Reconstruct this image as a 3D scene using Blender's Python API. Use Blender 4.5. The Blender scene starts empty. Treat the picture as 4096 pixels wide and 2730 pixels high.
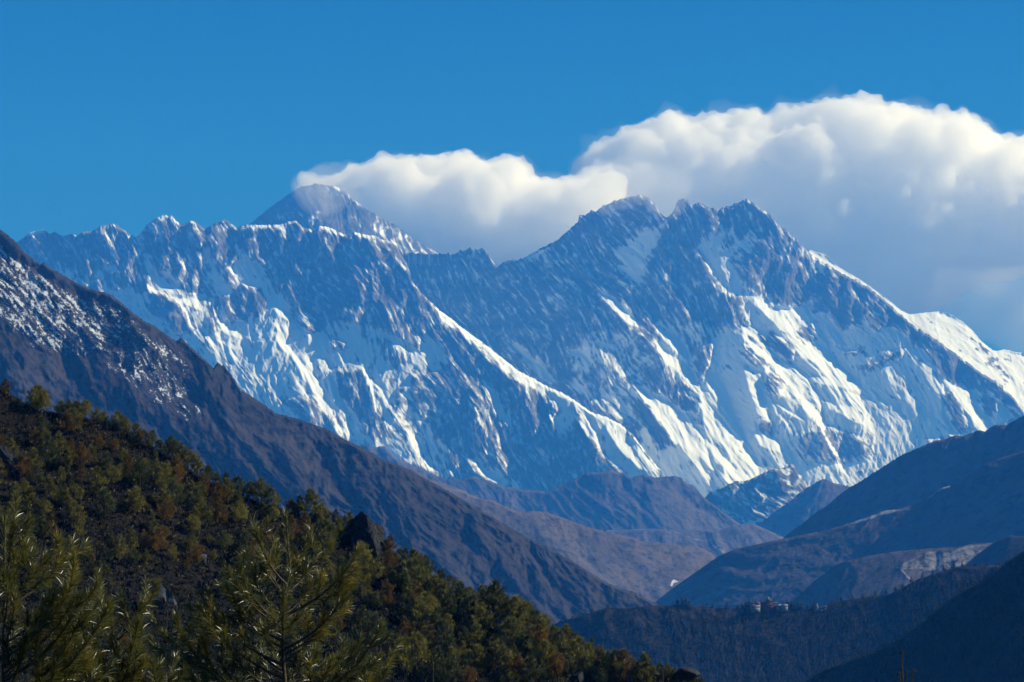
import bpy, math, random
import numpy as np
from mathutils import Vector

# ------------------------------------------------------------------ camera, world, sun, exposure
SC = bpy.context.scene
COL = SC.collection
PITCH = math.radians(7.5)
HFOV = math.radians(20.0)
F = 2048.0 / math.tan(HFOV / 2)          # focal length in photo pixels (photo is 4096 x 2730)
SP, CP = math.sin(PITCH), math.cos(PITCH)

cam = bpy.data.objects.new('camera', bpy.data.cameras.new('camera'))
COL.objects.link(cam)
cam.data.sensor_width = 36.0
cam.data.angle = HFOV
cam.data.clip_start = 0.5
cam.data.clip_end = 90000.0
cam.location = (0, 0, 0)
cam.rotation_euler = (math.pi / 2 + PITCH, 0, 0)
SC.camera = cam

SUN_AZ = math.radians(87.0)              # to the right of the view direction
SUN_EL = math.radians(34.0)
SDIR = Vector((math.sin(SUN_AZ) * math.cos(SUN_EL), math.cos(SUN_AZ) * math.cos(SUN_EL), math.sin(SUN_EL)))
sun = bpy.data.objects.new('sun', bpy.data.lights.new('sun', 'SUN'))
COL.objects.link(sun)
sun.data.energy = 5.4
sun.data.angle = math.radians(0.5)
sun.data.color = (0.92, 0.965, 1.0)
sun.rotation_euler = SDIR.to_track_quat('Z', 'Y').to_euler()

W = bpy.data.worlds.new('World')
SC.world = W
W.use_nodes = True
wn, wl = W.node_tree.nodes, W.node_tree.links
wn.clear()
sky = wn.new('ShaderNodeTexSky')
sky.sky_type = 'NISHITA'
sky.sun_disc = False
sky.sun_elevation = SUN_EL
sky.sun_rotation = SUN_AZ
sky.altitude = 3800
sky.air_density = 0.9
sky.dust_density = 0.0
sky.ozone_density = 3.0
hs = wn.new('ShaderNodeHueSaturation')
hs.inputs['Saturation'].default_value = 1.38
bg = wn.new('ShaderNodeBackground')
bg.inputs['Strength'].default_value = 0.060
wo = wn.new('ShaderNodeOutputWorld')
wl.new(sky.outputs[0], hs.inputs['Color'])
wl.new(hs.outputs[0], bg.inputs['Color'])
wl.new(bg.outputs[0], wo.inputs['Surface'])

SC.view_settings.view_transform = 'Standard'
SC.view_settings.look = 'None'
SC.view_settings.exposure = 0.30
SC.view_settings.gamma = 1.0
SC.view_settings.use_curve_mapping = False
CY = SC.cycles
CY.max_bounces = 64
CY.diffuse_bounces = 2
CY.glossy_bounces = 2
CY.transmission_bounces = 3
CY.transparent_max_bounces = 8
CY.volume_bounces = 64
CY.use_denoising = True
CY.denoiser = 'OPENIMAGEDENOISE'
CY.denoising_input_passes = 'RGB_ALBEDO_NORMAL'
CY.use_adaptive_sampling = False

# ------------------------------------------------------------------ helpers
RNG = np.random.default_rng(7)
random.seed(7)

def ray(x, y):
    cx = (np.asarray(x, float) - 2048.0) / F
    cz = (1365.0 - np.asarray(y, float)) / F
    return cx, CP - cz * SP, SP + cz * CP

def at(x, y, Y):
    """world point at depth Y seen where the photo shows pixel x, y"""
    a, b, c = ray(x, y)
    t = Y / b
    return np.stack([a * t, b * t, c * t], -1)

def tag(o, label=None, cat=None, group=None, kind=None):
    if label: o['label'] = label
    if cat: o['category'] = cat
    if group: o['group'] = group
    if kind: o['kind'] = kind
    return o

def mesh_np(name, V, Fc, mat=None, parent=None, smooth=False, mats=None, midx=None, attrs=None):
    """V (n,3); Fc (m,3) or (m,4) int array"""
    me = bpy.data.meshes.new(name)
    V = np.ascontiguousarray(V, dtype=np.float32)
    Fc = np.ascontiguousarray(Fc, dtype=np.int32)
    m, k = Fc.shape
    me.vertices.add(len(V)); me.vertices.foreach_set('co', V.ravel())
    me.loops.add(m * k); me.loops.foreach_set('vertex_index', Fc.ravel())
    me.polygons.add(m)
    me.polygons.foreach_set('loop_start', np.arange(0, m * k, k, dtype=np.int32))
    me.polygons.foreach_set('loop_total', np.full(m, k, dtype=np.int32))
    if smooth:
        me.polygons.foreach_set('use_smooth', np.ones(m, dtype=bool))
    for mt in (mats or ([mat] if mat else [])):
        me.materials.append(mt)
    if midx is not None:
        me.polygons.foreach_set('material_index', np.asarray(midx, dtype=np.int32))
    me.update(calc_edges=True)
    for an, av in (attrs or {}).items():
        a = me.attributes.new(an, 'FLOAT', 'POINT')
        a.data.foreach_set('value', np.ascontiguousarray(av, dtype=np.float32))
    o = bpy.data.objects.new(name, me)
    COL.objects.link(o)
    if parent is not None:
        o.parent = parent
    return o

def empty(name, loc, rz=0.0):
    o = bpy.data.objects.new(name, None)
    COL.objects.link(o)
    o.location = loc
    o.rotation_euler = (0, 0, rz)
    return o

# ---- noise
_P = RNG.permutation(1024)
_P = np.concatenate([_P, _P])
_G = np.stack([np.cos(np.linspace(0, 2 * np.pi, 64, endpoint=False)), np.sin(np.linspace(0, 2 * np.pi, 64, endpoint=False))], -1)

def pn(x, y, seed=0):
    x = np.asarray(x, float) + seed * 37.31; y = np.asarray(y, float) + seed * 91.7
    xi = np.floor(x).astype(int); yi = np.floor(y).astype(int)
    xf = x - xi; yf = y - yi
    xi &= 1023; yi &= 1023
    u = xf * xf * xf * (xf * (xf * 6 - 15) + 10); v = yf * yf * yf * (yf * (yf * 6 - 15) + 10)
    def g(ix, iy, dx, dy):
        h = _P[_P[ix & 1023] + (iy & 1023)] & 63
        gg = _G[h]
        return gg[..., 0] * dx + gg[..., 1] * dy
    a = g(xi, yi, xf, yf); b = g(xi + 1, yi, xf - 1, yf)
    c = g(xi, yi + 1, xf, yf - 1); d = g(xi + 1, yi + 1, xf - 1, yf - 1)
    return 1.5 * ((a + (b - a) * u) * (1 - v) + (c + (d - c) * u) * v)

def fbm(x, y, oct=4, seed=0, gain=0.5):
    s = 0; a = 1.0; n = 0
    for i in range(oct):
        s = s + a * pn(x * 2 ** i, y * 2 ** i, seed + i); n += a; a *= gain
    return s / n

def ridged(x, y, oct=4, seed=0, gain=0.5):
    s = 0; a = 1.0; n = 0
    for i in range(oct):
        s = s + a * (1 - np.abs(pn(x * 2 ** i, y * 2 ** i, seed + i)) * 1.6); n += a; a *= gain
    return s / n

def interp(x, pts):
    p = np.asarray(pts, float)
    return np.interp(x, p[:, 0], p[:, 1])

def sst(a, b, x):
    t = np.clip((x - a) / (b - a), 0, 1)
    return t * t * (3 - 2 * t)

# ---- drawing polygons and strokes (photo pixels) into a raster
def paint(fld, X, Y, items, soft=4.0, mode='max'):
    for it in items:
        val, kind, pts = it
        p = np.asarray(pts, float)
        pad = 12 + (p[:, 2].max() if kind == 's' else 0)
        m0 = (X[0] >= p[:, 0].min() - pad) & (X[0] <= p[:, 0].max() + pad)
        m1 = (Y[:, 0] >= p[:, 1].min() - pad - 30) & (Y[:, 0] <= p[:, 1].max() + pad + 30)
        # coordinates were warped: use generous index window
        j = np.where(m0)[0]; i = np.where(m1)[0]
        if len(j) == 0 or len(i) == 0: continue
        sl = (slice(max(0, i[0] - 12), i[-1] + 13), slice(max(0, j[0] - 12), j[-1] + 13))
        x = WX[0][sl]; y = WX[1][sl]
        if kind == 's':
            best = np.full(x.shape, -1e9)
            for (ax, ay, aw), (bx, by, bw) in zip(p[:-1], p[1:]):
                dx, dy = bx - ax, by - ay
                t = np.clip(((x - ax) * dx + (y - ay) * dy) / (dx * dx + dy * dy + 1e-9), 0, 1)
                d = np.hypot(x - ax - t * dx, y - ay - t * dy)
                best = np.maximum(best, (aw + (bw - aw) * t) * 0.5 - d)
        else:
            inside = np.zeros(x.shape, bool)
            dm = np.full(x.shape, 1e9)
            n = len(p)
            for k in range(n):
                ax, ay = p[k][:2]; bx, by = p[(k + 1) % n][:2]
                c = (ay > y) != (by > y)
                with np.errstate(divide='ignore', invalid='ignore'):
                    xx = (bx - ax) * (y - ay) / (by - ay if by != ay else 1e-9) + ax
                inside ^= c & (x < xx)
                dx, dy = bx - ax, by - ay
                t = np.clip(((x - ax) * dx + (y - ay) * dy) / (dx * dx + dy * dy + 1e-9), 0, 1)
                dm = np.minimum(dm, np.hypot(x - ax - t * dx, y - ay - t * dy))
            best = np.where(inside, dm, -dm)
        cov = np.clip(best / soft + 0.5, 0, 1)
        if mode == 'max':
            fld[sl] = np.maximum(fld[sl], cov * val)
        else:
            fld[sl] = fld[sl] * (1 - cov) + cov * val
    return fld
WX = [None, None]

def parse(txt):
    """each line: value kind x,y[,w] x,y[,w] ..."""
    out = []
    for ln in txt.strip().splitlines():
        q = ln.split()
        if not q or q[0].startswith('#'): continue
        pts = [tuple(float(c) for c in s.split(',')) for s in q[2:]]
        if q[1] == 's':
            lw = 10.0; pp = []
            for t in pts:
                if len(t) == 3: lw = t[2]
                pp.append((t[0], t[1], lw))
            pts = pp
        out.append((float(q[0]), q[1], pts))
    return out

def blur(a, n=1):
    for _ in range(n):
        b = np.pad(a, 1, mode='edge')
        a = (b[:-2, 1:-1] + b[2:, 1:-1] + b[1:-1, :-2] + b[1:-1, 2:] + 4 * a) / 8
    return a

def sample(fld, x0, y0, st, x, y):
    fx = np.clip((x - x0) / st, 0, fld.shape[1] - 1.001); fy = np.clip((y - y0) / st, 0, fld.shape[0] - 1.001)
    i = fy.astype(int); j = fx.astype(int); u = fx - j; v = fy - i
    return (fld[i, j] * (1 - u) + fld[i, j + 1] * u) * (1 - v) + (fld[i + 1, j] * (1 - u) + fld[i + 1, j + 1] * u) * v

def solve_relief(gx, gy, st, cut=1400.0):
    """surface whose slopes follow gx, gy (least squares, FFT on the mirrored field)"""
    h, w = gx.shape
    ex = lambda f, sx, sy: (lambda q: np.concatenate([q, sy * q[::-1]], 0))(np.concatenate([f, sx * f[:, ::-1]], 1))
    GX = np.fft.rfft2(ex(gx, -1, 1)); GY = np.fft.rfft2(ex(gy, 1, -1))
    kx = 2 * np.pi * np.fft.rfftfreq(2 * w, st)[None]; ky = 2 * np.pi * np.fft.fftfreq(2 * h, st)[:, None]
    D = np.fft.irfft2(-1j * (kx * GX + ky * GY) / (kx ** 2 + ky ** 2 + (2 * np.pi / cut) ** 2), s=(2 * h, 2 * w))
    return D[:h, :w]

def sheet(name, mat, sky_pts, bot_pts, yr_pts, slope=50.0, step=3.5, lit='', snow='', rock='', a=1.0, b=0.4,
          theta=58.0, rough=1.0, lam0=170.0, jag=4.0, seed=0, snow0=0.0, warp=9.0, eps=0.32, cut=1400.0,
          snow_smooth=0.4, dust=0.3, back=1.0, skirt=True, extra=None, vfun=None, iso=0.5, scar='', shade='', lit0=0.0, sks=260.0, nzs=26.0, nza=1.0, ssoft=34.0, streak=0.0, isz=0.35):
    """one mountain: skyline traced in the photo, face sloping towards the viewer, back side falling away"""
    sp = np.asarray(sky_pts, float)
    x0, x1 = sp[0, 0], sp[-1, 0]
    y0 = sp[:, 1].min() - 40
    bp = np.asarray(bot_pts, float)
    y1 = bp[:, 1].max() + 20
    st = 3.0 if streak > 0 else 4.0
    gx_ = np.arange(x0 - 20, x1 + 24, st); gy_ = np.arange(y0, y1 + st, st)
    X, Y = np.meshgrid(gx_, gy_)
    wx = fbm(X / 70, Y / 70, 4, seed + 50, 0.6) * warp; wy = fbm(X / 70, Y / 70, 4, seed + 60, 0.6) * warp
    WX[0], WX[1] = X + wx, Y + wy
    L = paint(np.full_like(X, lit0), X, Y, parse(lit), 5.0)
    L = paint(L, X, Y, parse(shade), 14.0, 'set')
    S = np.full_like(X, snow0)
    S = paint(S, X, Y, parse(snow), ssoft, 'set')
    S = paint(S, X, Y, parse(rock), ssoft * 0.9, 'set')
    SCR = paint(np.zeros_like(X), X, Y, parse(scar), 6.0) if scar else np.zeros_like(X)
    th = math.radians(theta)
    # fall-line streaks: bend the direction a little over the face
    thf = th
    bend = 70 * fbm(X / 420, Y / 420, 2, seed + 5)
    wv = 1.0
    ac = X * np.sin(thf) - Y * np.cos(thf) + bend + 12 * fbm(X / 110, Y / 110, 4, seed + 9, 0.55)
    al = X * np.cos(thf) + Y * np.sin(thf)
    th2 = thf + math.radians(38)
    ac2 = X * np.sin(th2) - Y * np.cos(th2) + bend + 10 * fbm(X / 90, Y / 90, 4, seed + 12, 0.55)
    al2 = X * np.cos(th2) + Y * np.sin(th2)
    msk = sst(-0.25, 0.35, fbm(X / 230, Y / 230, 3, seed + 14))
    det = np.zeros_like(X); fin = np.zeros_like(X); lm = lam0; amp = 1.0
    for i in range(6):
        r1 = (1 - 1.9 * np.abs(pn(ac / lm, al / (lm * 4.6), seed + 20 + i)))
        r2 = (1 - 1.9 * np.abs(pn(ac2 / lm, al2 / (lm * 3.4), seed + 26 + i)))
        dd_ = (r1 * (0.45 + 0.55 * msk) + r2 * (0.75 - 0.6 * msk)) * lm * (0.15 if i < 2 else 0.11) * amp
        if i < 3: det += dd_
        else: fin += dd_
        lm *= 0.58; amp *= 1.05
    isn = 0; lm = 60.0
    for i in range(4):
        isn = isn + (1 - 1.9 * np.abs(pn(X / lm, Y / lm, seed + 31 + i))) * lm * 0.11
        lm *= 0.52
    if streak > 0:
        # thin ribs and flutes along the fall line break up the broad facets
        s1 = fbm(ac / 14, al / 230, 4, seed + 41, 0.7)
        s2 = ridged(ac / 32, al / 260, 3, seed + 45, 0.6)
        s3 = fbm(X / 150, Y / 150, 3, seed + 47)
        L = L * (1 + streak * (2.0 * s1 - 0.15)) + streak * 0.55 * sst(0.74, 0.92, s2) * sst(-0.15, 0.30, s3 + 0.4 * s1) * (1 - L)
        L = np.clip(L, -0.1, 1.1)
    Ls = blur(L, 1)
    snw = np.clip(S, 0, 1)
    rw = rough * (1 - (1 - snow_smooth) * sst(0.35, 0.75, blur(snw, 3)))
    gxt = -b + (a + b) * Ls
    cot = math.cos(th) / math.sin(th)
    gyt = -np.clip(cot, -0.7, 0.7) * gxt
    D = solve_relief(gxt, gyt, st, cut)
    rwf = 1.1 * rough * (1 - 0.15 * sst(0.35, 0.75, blur(snw, 3)))
    D = D - rw * (det + iso * isn) - rwf * fin
    if extra is not None:
        D = D + extra(X, Y)
    # snow amount: traced fields, plus dust on ledges that lie across the fall line
    # (value 0.5 = edge); broken up by noise; lit facets are also painted whiter
    nz = isz * fbm(X / nzs, Y / nzs, 4, seed + 70, 0.65) + 0.8 * fbm(ac / (nzs * 0.55), al / (nzs * 3.2), 4, seed + 72, 0.65)
    led = ridged(ac / 30, al / 46, 4, seed + 75, 0.6)
    SN = blur(S, 3 if ssoft < 20 else 6) + nza * nz + 0.42 * streak * fbm(ac / 12, al / 170, 4, seed + 43, 0.7) + dust * 1.6 * (led - 0.66) + 0.2 * Ls
    # --- vertices
    nx = int((x1 - x0) / step) + 1
    xs = np.linspace(x0, x1, nx)
    sk = interp(xs, sp) + jag * (1.5 * (0.5 - np.abs(fbm(xs / 26, xs * 0 + 3.3, 4, seed + 80, 0.75)) * 2.2) + 0.8 * fbm(xs / 8, xs * 0 + 8.1, 2, seed + 85))
    bt = np.maximum(interp(xs, bp), sk + 30)
    sm = int(sks / step); kr = np.hanning(2 * sm + 1); kr /= kr.sum()
    sksm = np.convolve(np.pad(interp(xs, sp), sm, mode='reflect', reflect_type='odd'), kr, mode='valid')
    ny = int((bt - sk).max() / step) + 1
    t = np.linspace(0, 1, ny)[:, None]
    VX = np.broadcast_to(xs[None], (ny, nx)); VY = sk[None] + t * (bt - sk)[None]
    yr = np.convolve(np.pad(interp(xs, yr_pts), sm, mode='reflect', reflect_type='odd'), kr, mode='valid')
    mpp = yr / F
    k = 1.0 / math.tan(math.radians(slope))
    drop = VY - sk[None]
    if vfun is not None:
        run = vfun(VX, drop, k)
    else:
        run = (VY - sksm[None]) * k
    rel = sample(D, gx_[0], gy_[0], st, VX, VY)
    rel = rel * np.minimum(1, 0.35 + drop / 16.0)
    dep = yr[None] + (rel - run) * mpp[None]
    P = at(VX, VY, dep)
    sn = sample(SN, gx_[0], gy_[0], st, VX, VY)
    sc = sample(SCR, gx_[0], gy_[0], st, VX, VY)
    # --- back side and foot
    nb = 7
    zt = P[0, :, 2]
    rows = []
    for q in range(nb, 0, -1):
        f_ = (q / nb) ** 1.5
        d = np.maximum(zt + 4.0, 10) * f_
        B = P[0].copy()
        wob = 0.25 * fbm(xs / 120, xs * 0 + q, 3, seed + 90)
        B[:, 1] += d * back * (1 + wob)
        B[:, 2] -= d
        rows.append(B)
    rows = np.stack(rows, 0)
    sk_rows = []
    if skirt:
        for q in range(1, 5):
            B = P[-1].copy()
            for c_ in (1, 2):
                sm_ = np.convolve(np.pad(B[:, c_], sm, mode='edge'), kr, mode='valid')
                B[:, c_] += (sm_ - B[:, c_]) * min(1, q / 2.0)
            d = np.maximum(B[:, 2] + 5.0, 0) * (q / 4.0)
            B[:, 1] -= d * k
            B[:, 2] -= d
            sk_rows.append(B)
        P2 = np.concatenate([rows, P, np.stack(sk_rows, 0)], 0)
    else:
        P2 = np.concatenate([rows, P], 0)
    ns = len(sk_rows)
    padr = lambda A: np.concatenate([np.repeat(A[:1], nb, 0), A] + ([np.repeat(A[-1:], ns, 0)] if ns else []), 0)
    R, Cn = P2.shape[:2]
    idx = np.arange(R * Cn).reshape(R, Cn)
    Fc = np.stack([idx[:-1, :-1], idx[1:, :-1], idx[1:, 1:], idx[:-1, 1:]], -1).reshape(-1, 4)
    o = mesh_np(name, P2.reshape(-1, 3), Fc, mat, smooth=True, attrs={'snow': padr(sn).ravel(), 'scar': padr(sc).ravel()})
    return o, dict(P=P, xs=xs, sk=sk, bt=bt, ny=ny)

# ---- materials
class NT:
    def __init__(s, name):
        s.m = bpy.data.materials.new(name); s.m.use_nodes = True
        s.n = s.m.node_tree.nodes; s.l = s.m.node_tree.links; s.n.clear()
        s.out = s.n.new('ShaderNodeOutputMaterial')
    def new(s, t, **kw):
        nd = s.n.new('ShaderNode' + t)
        for k_, v in kw.items():
            if k_ in nd.inputs: nd.inputs[k_].default_value = v
            else: setattr(nd, k_, v)
        return nd
    def link(s, a_, b_): s.l.new(a_, b_)
    def coords(s, scale=1.0):
        tc = s.new('TexCoord'); mp = s.new('Mapping')
        mp.inputs['Scale'].default_value = scale if hasattr(scale, '__len__') else (scale,) * 3
        s.link(tc.outputs['Object'], mp.inputs['Vector'])
        return mp.outputs[0]
    def noise(s, vec, scale, detail=5.0, rough=0.6):
        nd = s.new('TexNoise'); nd.inputs['Scale'].default_value = scale
        nd.inputs['Detail'].default_value = detail; nd.inputs['Roughness'].default_value = rough
        s.link(vec, nd.inputs['Vector'])
        return nd.outputs['Fac']
    def ramp(s, fac, stops):
        r = s.new('ValToRGB'); e = r.color_ramp.elements
        while len(e) > len(stops): e.remove(e[-1])
        while len(e) < len(stops): e.new(0.5)
        for q, (p, c) in zip(e, stops):
            q.position = p; q.color = (c + (1,)) if hasattr(c, '__len__') and len(c) == 3 else ((c, c, c, 1) if not hasattr(c, '__len__') else c)
        s.link(fac, r.inputs[0])
        return r.outputs[0]
    def mix(s, fac, a_, b_):
        m = s.new('Mix'); m.data_type = 'RGBA'
        for v, i in ((fac, 0), (a_, 6), (b_, 7)):
            if hasattr(v, 'links') or hasattr(v, 'is_linked'): s.link(v, m.inputs[i])
            elif hasattr(v, '__len__'): m.inputs[i].default_value = tuple(v) + (1,)
            else: m.inputs[i].default_value = v
        return m.outputs[2]
    def math(s, op, a_, b_=0.0, c_=0.0):
        m = s.new('Math'); m.operation = op
        for v, i in ((a_, 0), (b_, 1), (c_, 2)):
            if hasattr(v, 'is_linked'): s.link(v, m.inputs[i])
            else: m.inputs[i].default_value = v
        return m.outputs[0]
    def attr(s, name):
        a_ = s.new('Attribute'); a_.attribute_name = name
        return a_.outputs['Fac']
    def bsdf(s, color, rough=0.9, normal=None, spec=0.2):
        p = s.new('BsdfPrincipled')
        if hasattr(color, 'is_linked'): s.link(color, p.inputs['Base Color'])
        else: p.inputs['Base Color'].default_value = tuple(color) + (1,)
        if hasattr(rough, 'is_linked'): s.link(rough, p.inputs['Roughness'])
        else: p.inputs['Roughness'].default_value = rough
        p.inputs['Specular IOR Level'].default_value = spec
        if normal is not None: s.link(normal, p.inputs['Normal'])
        s.link(p.outputs[0], s.out.inputs['Surface'])
        return p
    def bump(s, h, dist, strength=1.0):
        b_ = s.new('Bump'); b_.inputs['Distance'].default_value = dist; b_.inputs['Strength'].default_value = strength
        s.link(h, b_.inputs['Height'])
        return b_.outputs[0]

def snow_rock_mat(name, rock_a, rock_b, strata=1.0):
    t = NT(name)
    v = t.coords()
    n1 = t.noise(t.coords((1 / 42.0, 1 / 42.0, 1 / 110.0)), 1.0, 6, 0.7)
    n2 = t.noise(t.coords((1 / 700.0, 1 / 700.0, 1 / 60.0)), 1.0, 5, 0.6)
    rock = t.mix(t.ramp(n2, [(0.35, 0.0), (0.65, 1.0)]), rock_a, rock_b)
    s = t.math('ADD', t.attr('snow'), t.math('MULTIPLY', t.math('SUBTRACT', n1, 0.5), 0.5))
    f = t.ramp(s, [(0.22, 0.0), (0.42, 0.30), (0.62, 1.0)])
    col = t.mix(f, rock, (0.65, 0.70, 0.77))
    nb = t.noise(v, 1 / 38.0, 8, 0.7)
    hgt = t.math('MULTIPLY', nb, t.math('SUBTRACT', 1.15, f))
    t.bsdf(col, 0.8, t.bump(hgt, 26.0, 0.6), 0.15)
    return t.m
# ------------------------------------------------------------------ the snow mountains
ROCK = snow_rock_mat('banded_rock_and_snow', (0.065, 0.066, 0.068), (0.13, 0.122, 0.112))
ROCKD = snow_rock_mat('dark_rock_and_snow', (0.05, 0.05, 0.05), (0.085, 0.08, 0.075))

# --- Lhotse wall
LH_SKY = [(1540,1060),(1642,1010),(1700,1016),(1764,1016),(1794,1012),(1800,1020),(1841,1004),(1860,1000),(1880,988),(1895,1002),(1907,996),(1927,994),(1954,1016),
 (1975,1046),(1996,1064),(2026,1043),(2091,1034),(2121,1016),(2168,993),(2210,969),(2240,951),(2281,915),(2311,885),(2317,862),(2340,862),(2365,842),(2385,845),(2406,826),(2460,802),
 (2510,788),(2560,778),(2595,788),(2612,806),(2640,850),(2668,872),(2690,850),(2712,800),(2738,790),(2755,806),(2770,818),(2797,808),(2833,829),(2874,838),(2922,823),(2955,808),(2987,796),
 (3010,806),(3029,823),(3083,856),(3112,897),(3166,939),(3202,975),(3225,1000),(3267,1035),(3320,1062),(3360,1090),(3440,1128),(3529,1189),(3606,1262),
 (3660,1306),(3767,1373),(3856,1439),(3933,1496),(4005,1540),(4064,1601),(4096,1650),(4150,1720)]
LH_LIT = '''
0.7 s 1950,1000,8 1975,1035,8 1992,1058,6
0.5 s 2431,1052,7 2482,1113,7
0.6 s 2469,1076,7 2513,1127,7
0.8 s 2329,1127,9 2360,1164,10 2384,1205,8
1 s 2394,1157,10 2418,1188,26 2452,1212,40 2489,1246,26 2523,1293,14
0.9 s 2486,1185,8 2516,1236,22 2550,1307,10
0.7 s 2299,1225,8 2326,1256,8
0.8 s 2370,1236,12 2390,1266,12 2418,1304,14 2441,1325,14
0.6 s 2248,1127,8 2268,1164,8 2302,1215,8
0.6 s 2557,1171,14 2567,1222,26 2591,1270,30 2615,1297,30 2642,1318,30
0.5 s 2730,1140,14 2761,1181,14 2785,1198,16 2802,1249,20 2822,1298,24 2843,1359,24 2856,1413,16
0.9 s 2849,1130,8 2870,1157,12
0.8 s 2302,1294,8 2343,1311,18 2370,1338,12
0.7 s 2380,1250,16 2411,1294,18 2441,1325,14
1 s 2275,1403,10 2309,1413,24 2336,1430,14 2363,1461,8
0.8 s 2285,1444,7 2326,1502,7
0.45 p 2390,1379 2455,1369 2506,1420 2560,1488 2577,1529 2540,1549 2489,1556 2421,1454
1 s 2462,1376,10 2489,1406,20 2513,1427,12
1 s 2458,1420,8 2482,1468,10 2516,1508,14 2543,1542,24 2574,1576,30 2608,1617,34 2642,1668,36 2676,1712,38 2720,1757,38 2750,1783,38 2790,1840,40 2830,1900,40
0.9 p 2601,1566 2652,1580 2693,1617 2720,1641 2761,1644 2792,1709 2829,1783 2860,1880 2780,1880 2676,1692 2608,1610
0.7 s 2560,1332,10 2608,1359,14
1 s 2608,1359,14 2642,1403,20 2693,1454,24 2744,1508,26 2788,1559,30 2829,1580,30
0.95 p 2635,1311 2676,1325 2710,1352 2744,1386 2768,1444 2744,1440 2710,1413 2659,1362
0.8 s 2676,1420,14 2730,1457,14 2761,1488,14 2795,1546,14
0.8 s 2839,1427,8 2870,1468,8
0.9 s 2822,1427,8 2836,1451,10
1 p 2829,1488 2877,1488 2904,1539 2917,1590 2917,1624 2965,1719 2992,1783 3010,1860 2870,1860 2829,1783 2805,1641 2800,1580 2846,1583 2829,1539
0.9 p 2363,1607 2400,1590 2440,1600 2496,1624 2523,1678 2438,1668
0.6 p 2400,1600 2472,1549 2496,1624 2440,1640
0.6 s 3192,1046,14 3226,1090,16 3243,1135,10
0.55 s 3022,1104,24 3050,1138,30 3077,1182,30
1 p 3005,1182 3036,1203 3090,1216 3138,1223 3206,1206 3240,1213 3254,1260 3223,1267 3189,1291 3158,1339 3121,1322 3077,1277 3036,1230
0.85 p 2968,1311 3009,1305 3067,1335 3063,1359 3090,1410 3121,1433 3150,1470 3050,1470 2982,1433
1 s 3254,1291,10 3277,1335,24 3301,1376,34 3315,1424,20
1 p 3158,1356 3206,1356 3237,1393 3291,1433 3206,1433
1 s 3315,1322,16 3349,1352,34 3369,1373,14
0.9 s 3339,1386,8 3369,1403,10
0.5 s 3566,1335,14 3634,1345,12
0.5 s 3393,1148,8 3430,1182,8 3437,1220,8
1 p 2971,1469 3036,1479 3077,1540 3090,1608 3118,1649 3152,1707 3100,1655 3077,1595 3055,1570 3070,1640 3085,1690 3033,1659 2995,1554
0.9 p 2900,1530 2917,1608 2968,1724 3012,1809 3036,1883 3040,1950 2900,1950 2890,1700
1 p 3050,1479 3111,1428 3138,1449 3182,1462 3240,1500 3342,1513 3451,1561 3410,1561 3322,1540 3240,1530 3213,1568 3189,1588 3138,1588 3084,1574 3077,1520
1 p 3206,1350 3308,1384 3359,1469 3427,1513 3451,1561 3342,1540 3257,1452 3223,1435
0.95 p 3196,1568 3240,1608 3291,1676 3318,1717 3345,1778 3345,1819 3308,1792 3267,1697 3216,1629
0.9 s 3345,1819,20 3345,1853,18 3369,1883,16
0.8 p 3383,1568 3437,1581 3478,1656 3498,1741 3461,1707 3376,1663 3318,1639 3298,1602 3342,1622 3410,1629
0.85 p 3019,1741 3063,1734 3084,1744 3141,1768 3128,1809 3101,1809 3036,1785
0.9 s 3101,1608,8 3158,1653,9 3216,1680,10
0.5 s 3240,1547,16 3260,1588,20 3294,1673,16
0.8 s 3648,1704,10 3655,1734,10
0.7 s 3641,1768,8 3662,1792,8
0.8 s 3444,1826,14 3478,1846,12
0.6 s 3570,1449,6 3573,1476,6
0.8 s 3563,1503,8 3575,1520,10
0.6 s 3580,1585,10 3600,1590,8
0.95 p 3769,1513 3820,1543 3905,1564 3918,1601 3874,1608 3925,1642 3952,1659 3973,1703 3952,1733 3891,1733 3888,1669 3823,1591 3789,1540
0.9 s 3772,1540,10 3775,1591,10 3772,1642,10 3792,1693,26 3806,1730,26
0.9 s 3942,1567,18 3979,1571,18
0.6 s 4000,1635,30 4030,1669,30
0.7 s 3969,1656,26 4020,1696,30
0.5 s 3721,1407,10 3735,1486,14
1 s 2010,1364,8 2044,1388,22 2078,1418,16 2122,1456,18 2153,1476,36 2180,1500,30 2207,1527,10
0.6 s 2064,1343,8 2105,1371,8
0.5 s 1854,1116,12 1900,1128,10 1942,1136,12
0.5 s 1996,1105,10 2020,1119,12
0.5 s 1745,1154,9 1765,1160,9
0.4 s 1877,1158,6 1900,1190,6 1918,1212,5
0.5 s 2340,915,5 2380,950,6 2412,981,6
0.5 s 2404,1566,16 2452,1593,20
0.5 s 2662,890,6 2690,930,10 2730,975,12 2770,1010,12
0.4 s 2700,1050,16 2720,1110,20
0.35 p 1990,1040 2080,1030 2200,985 2300,920 2330,1000 2250,1060 2100,1090
'''
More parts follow.
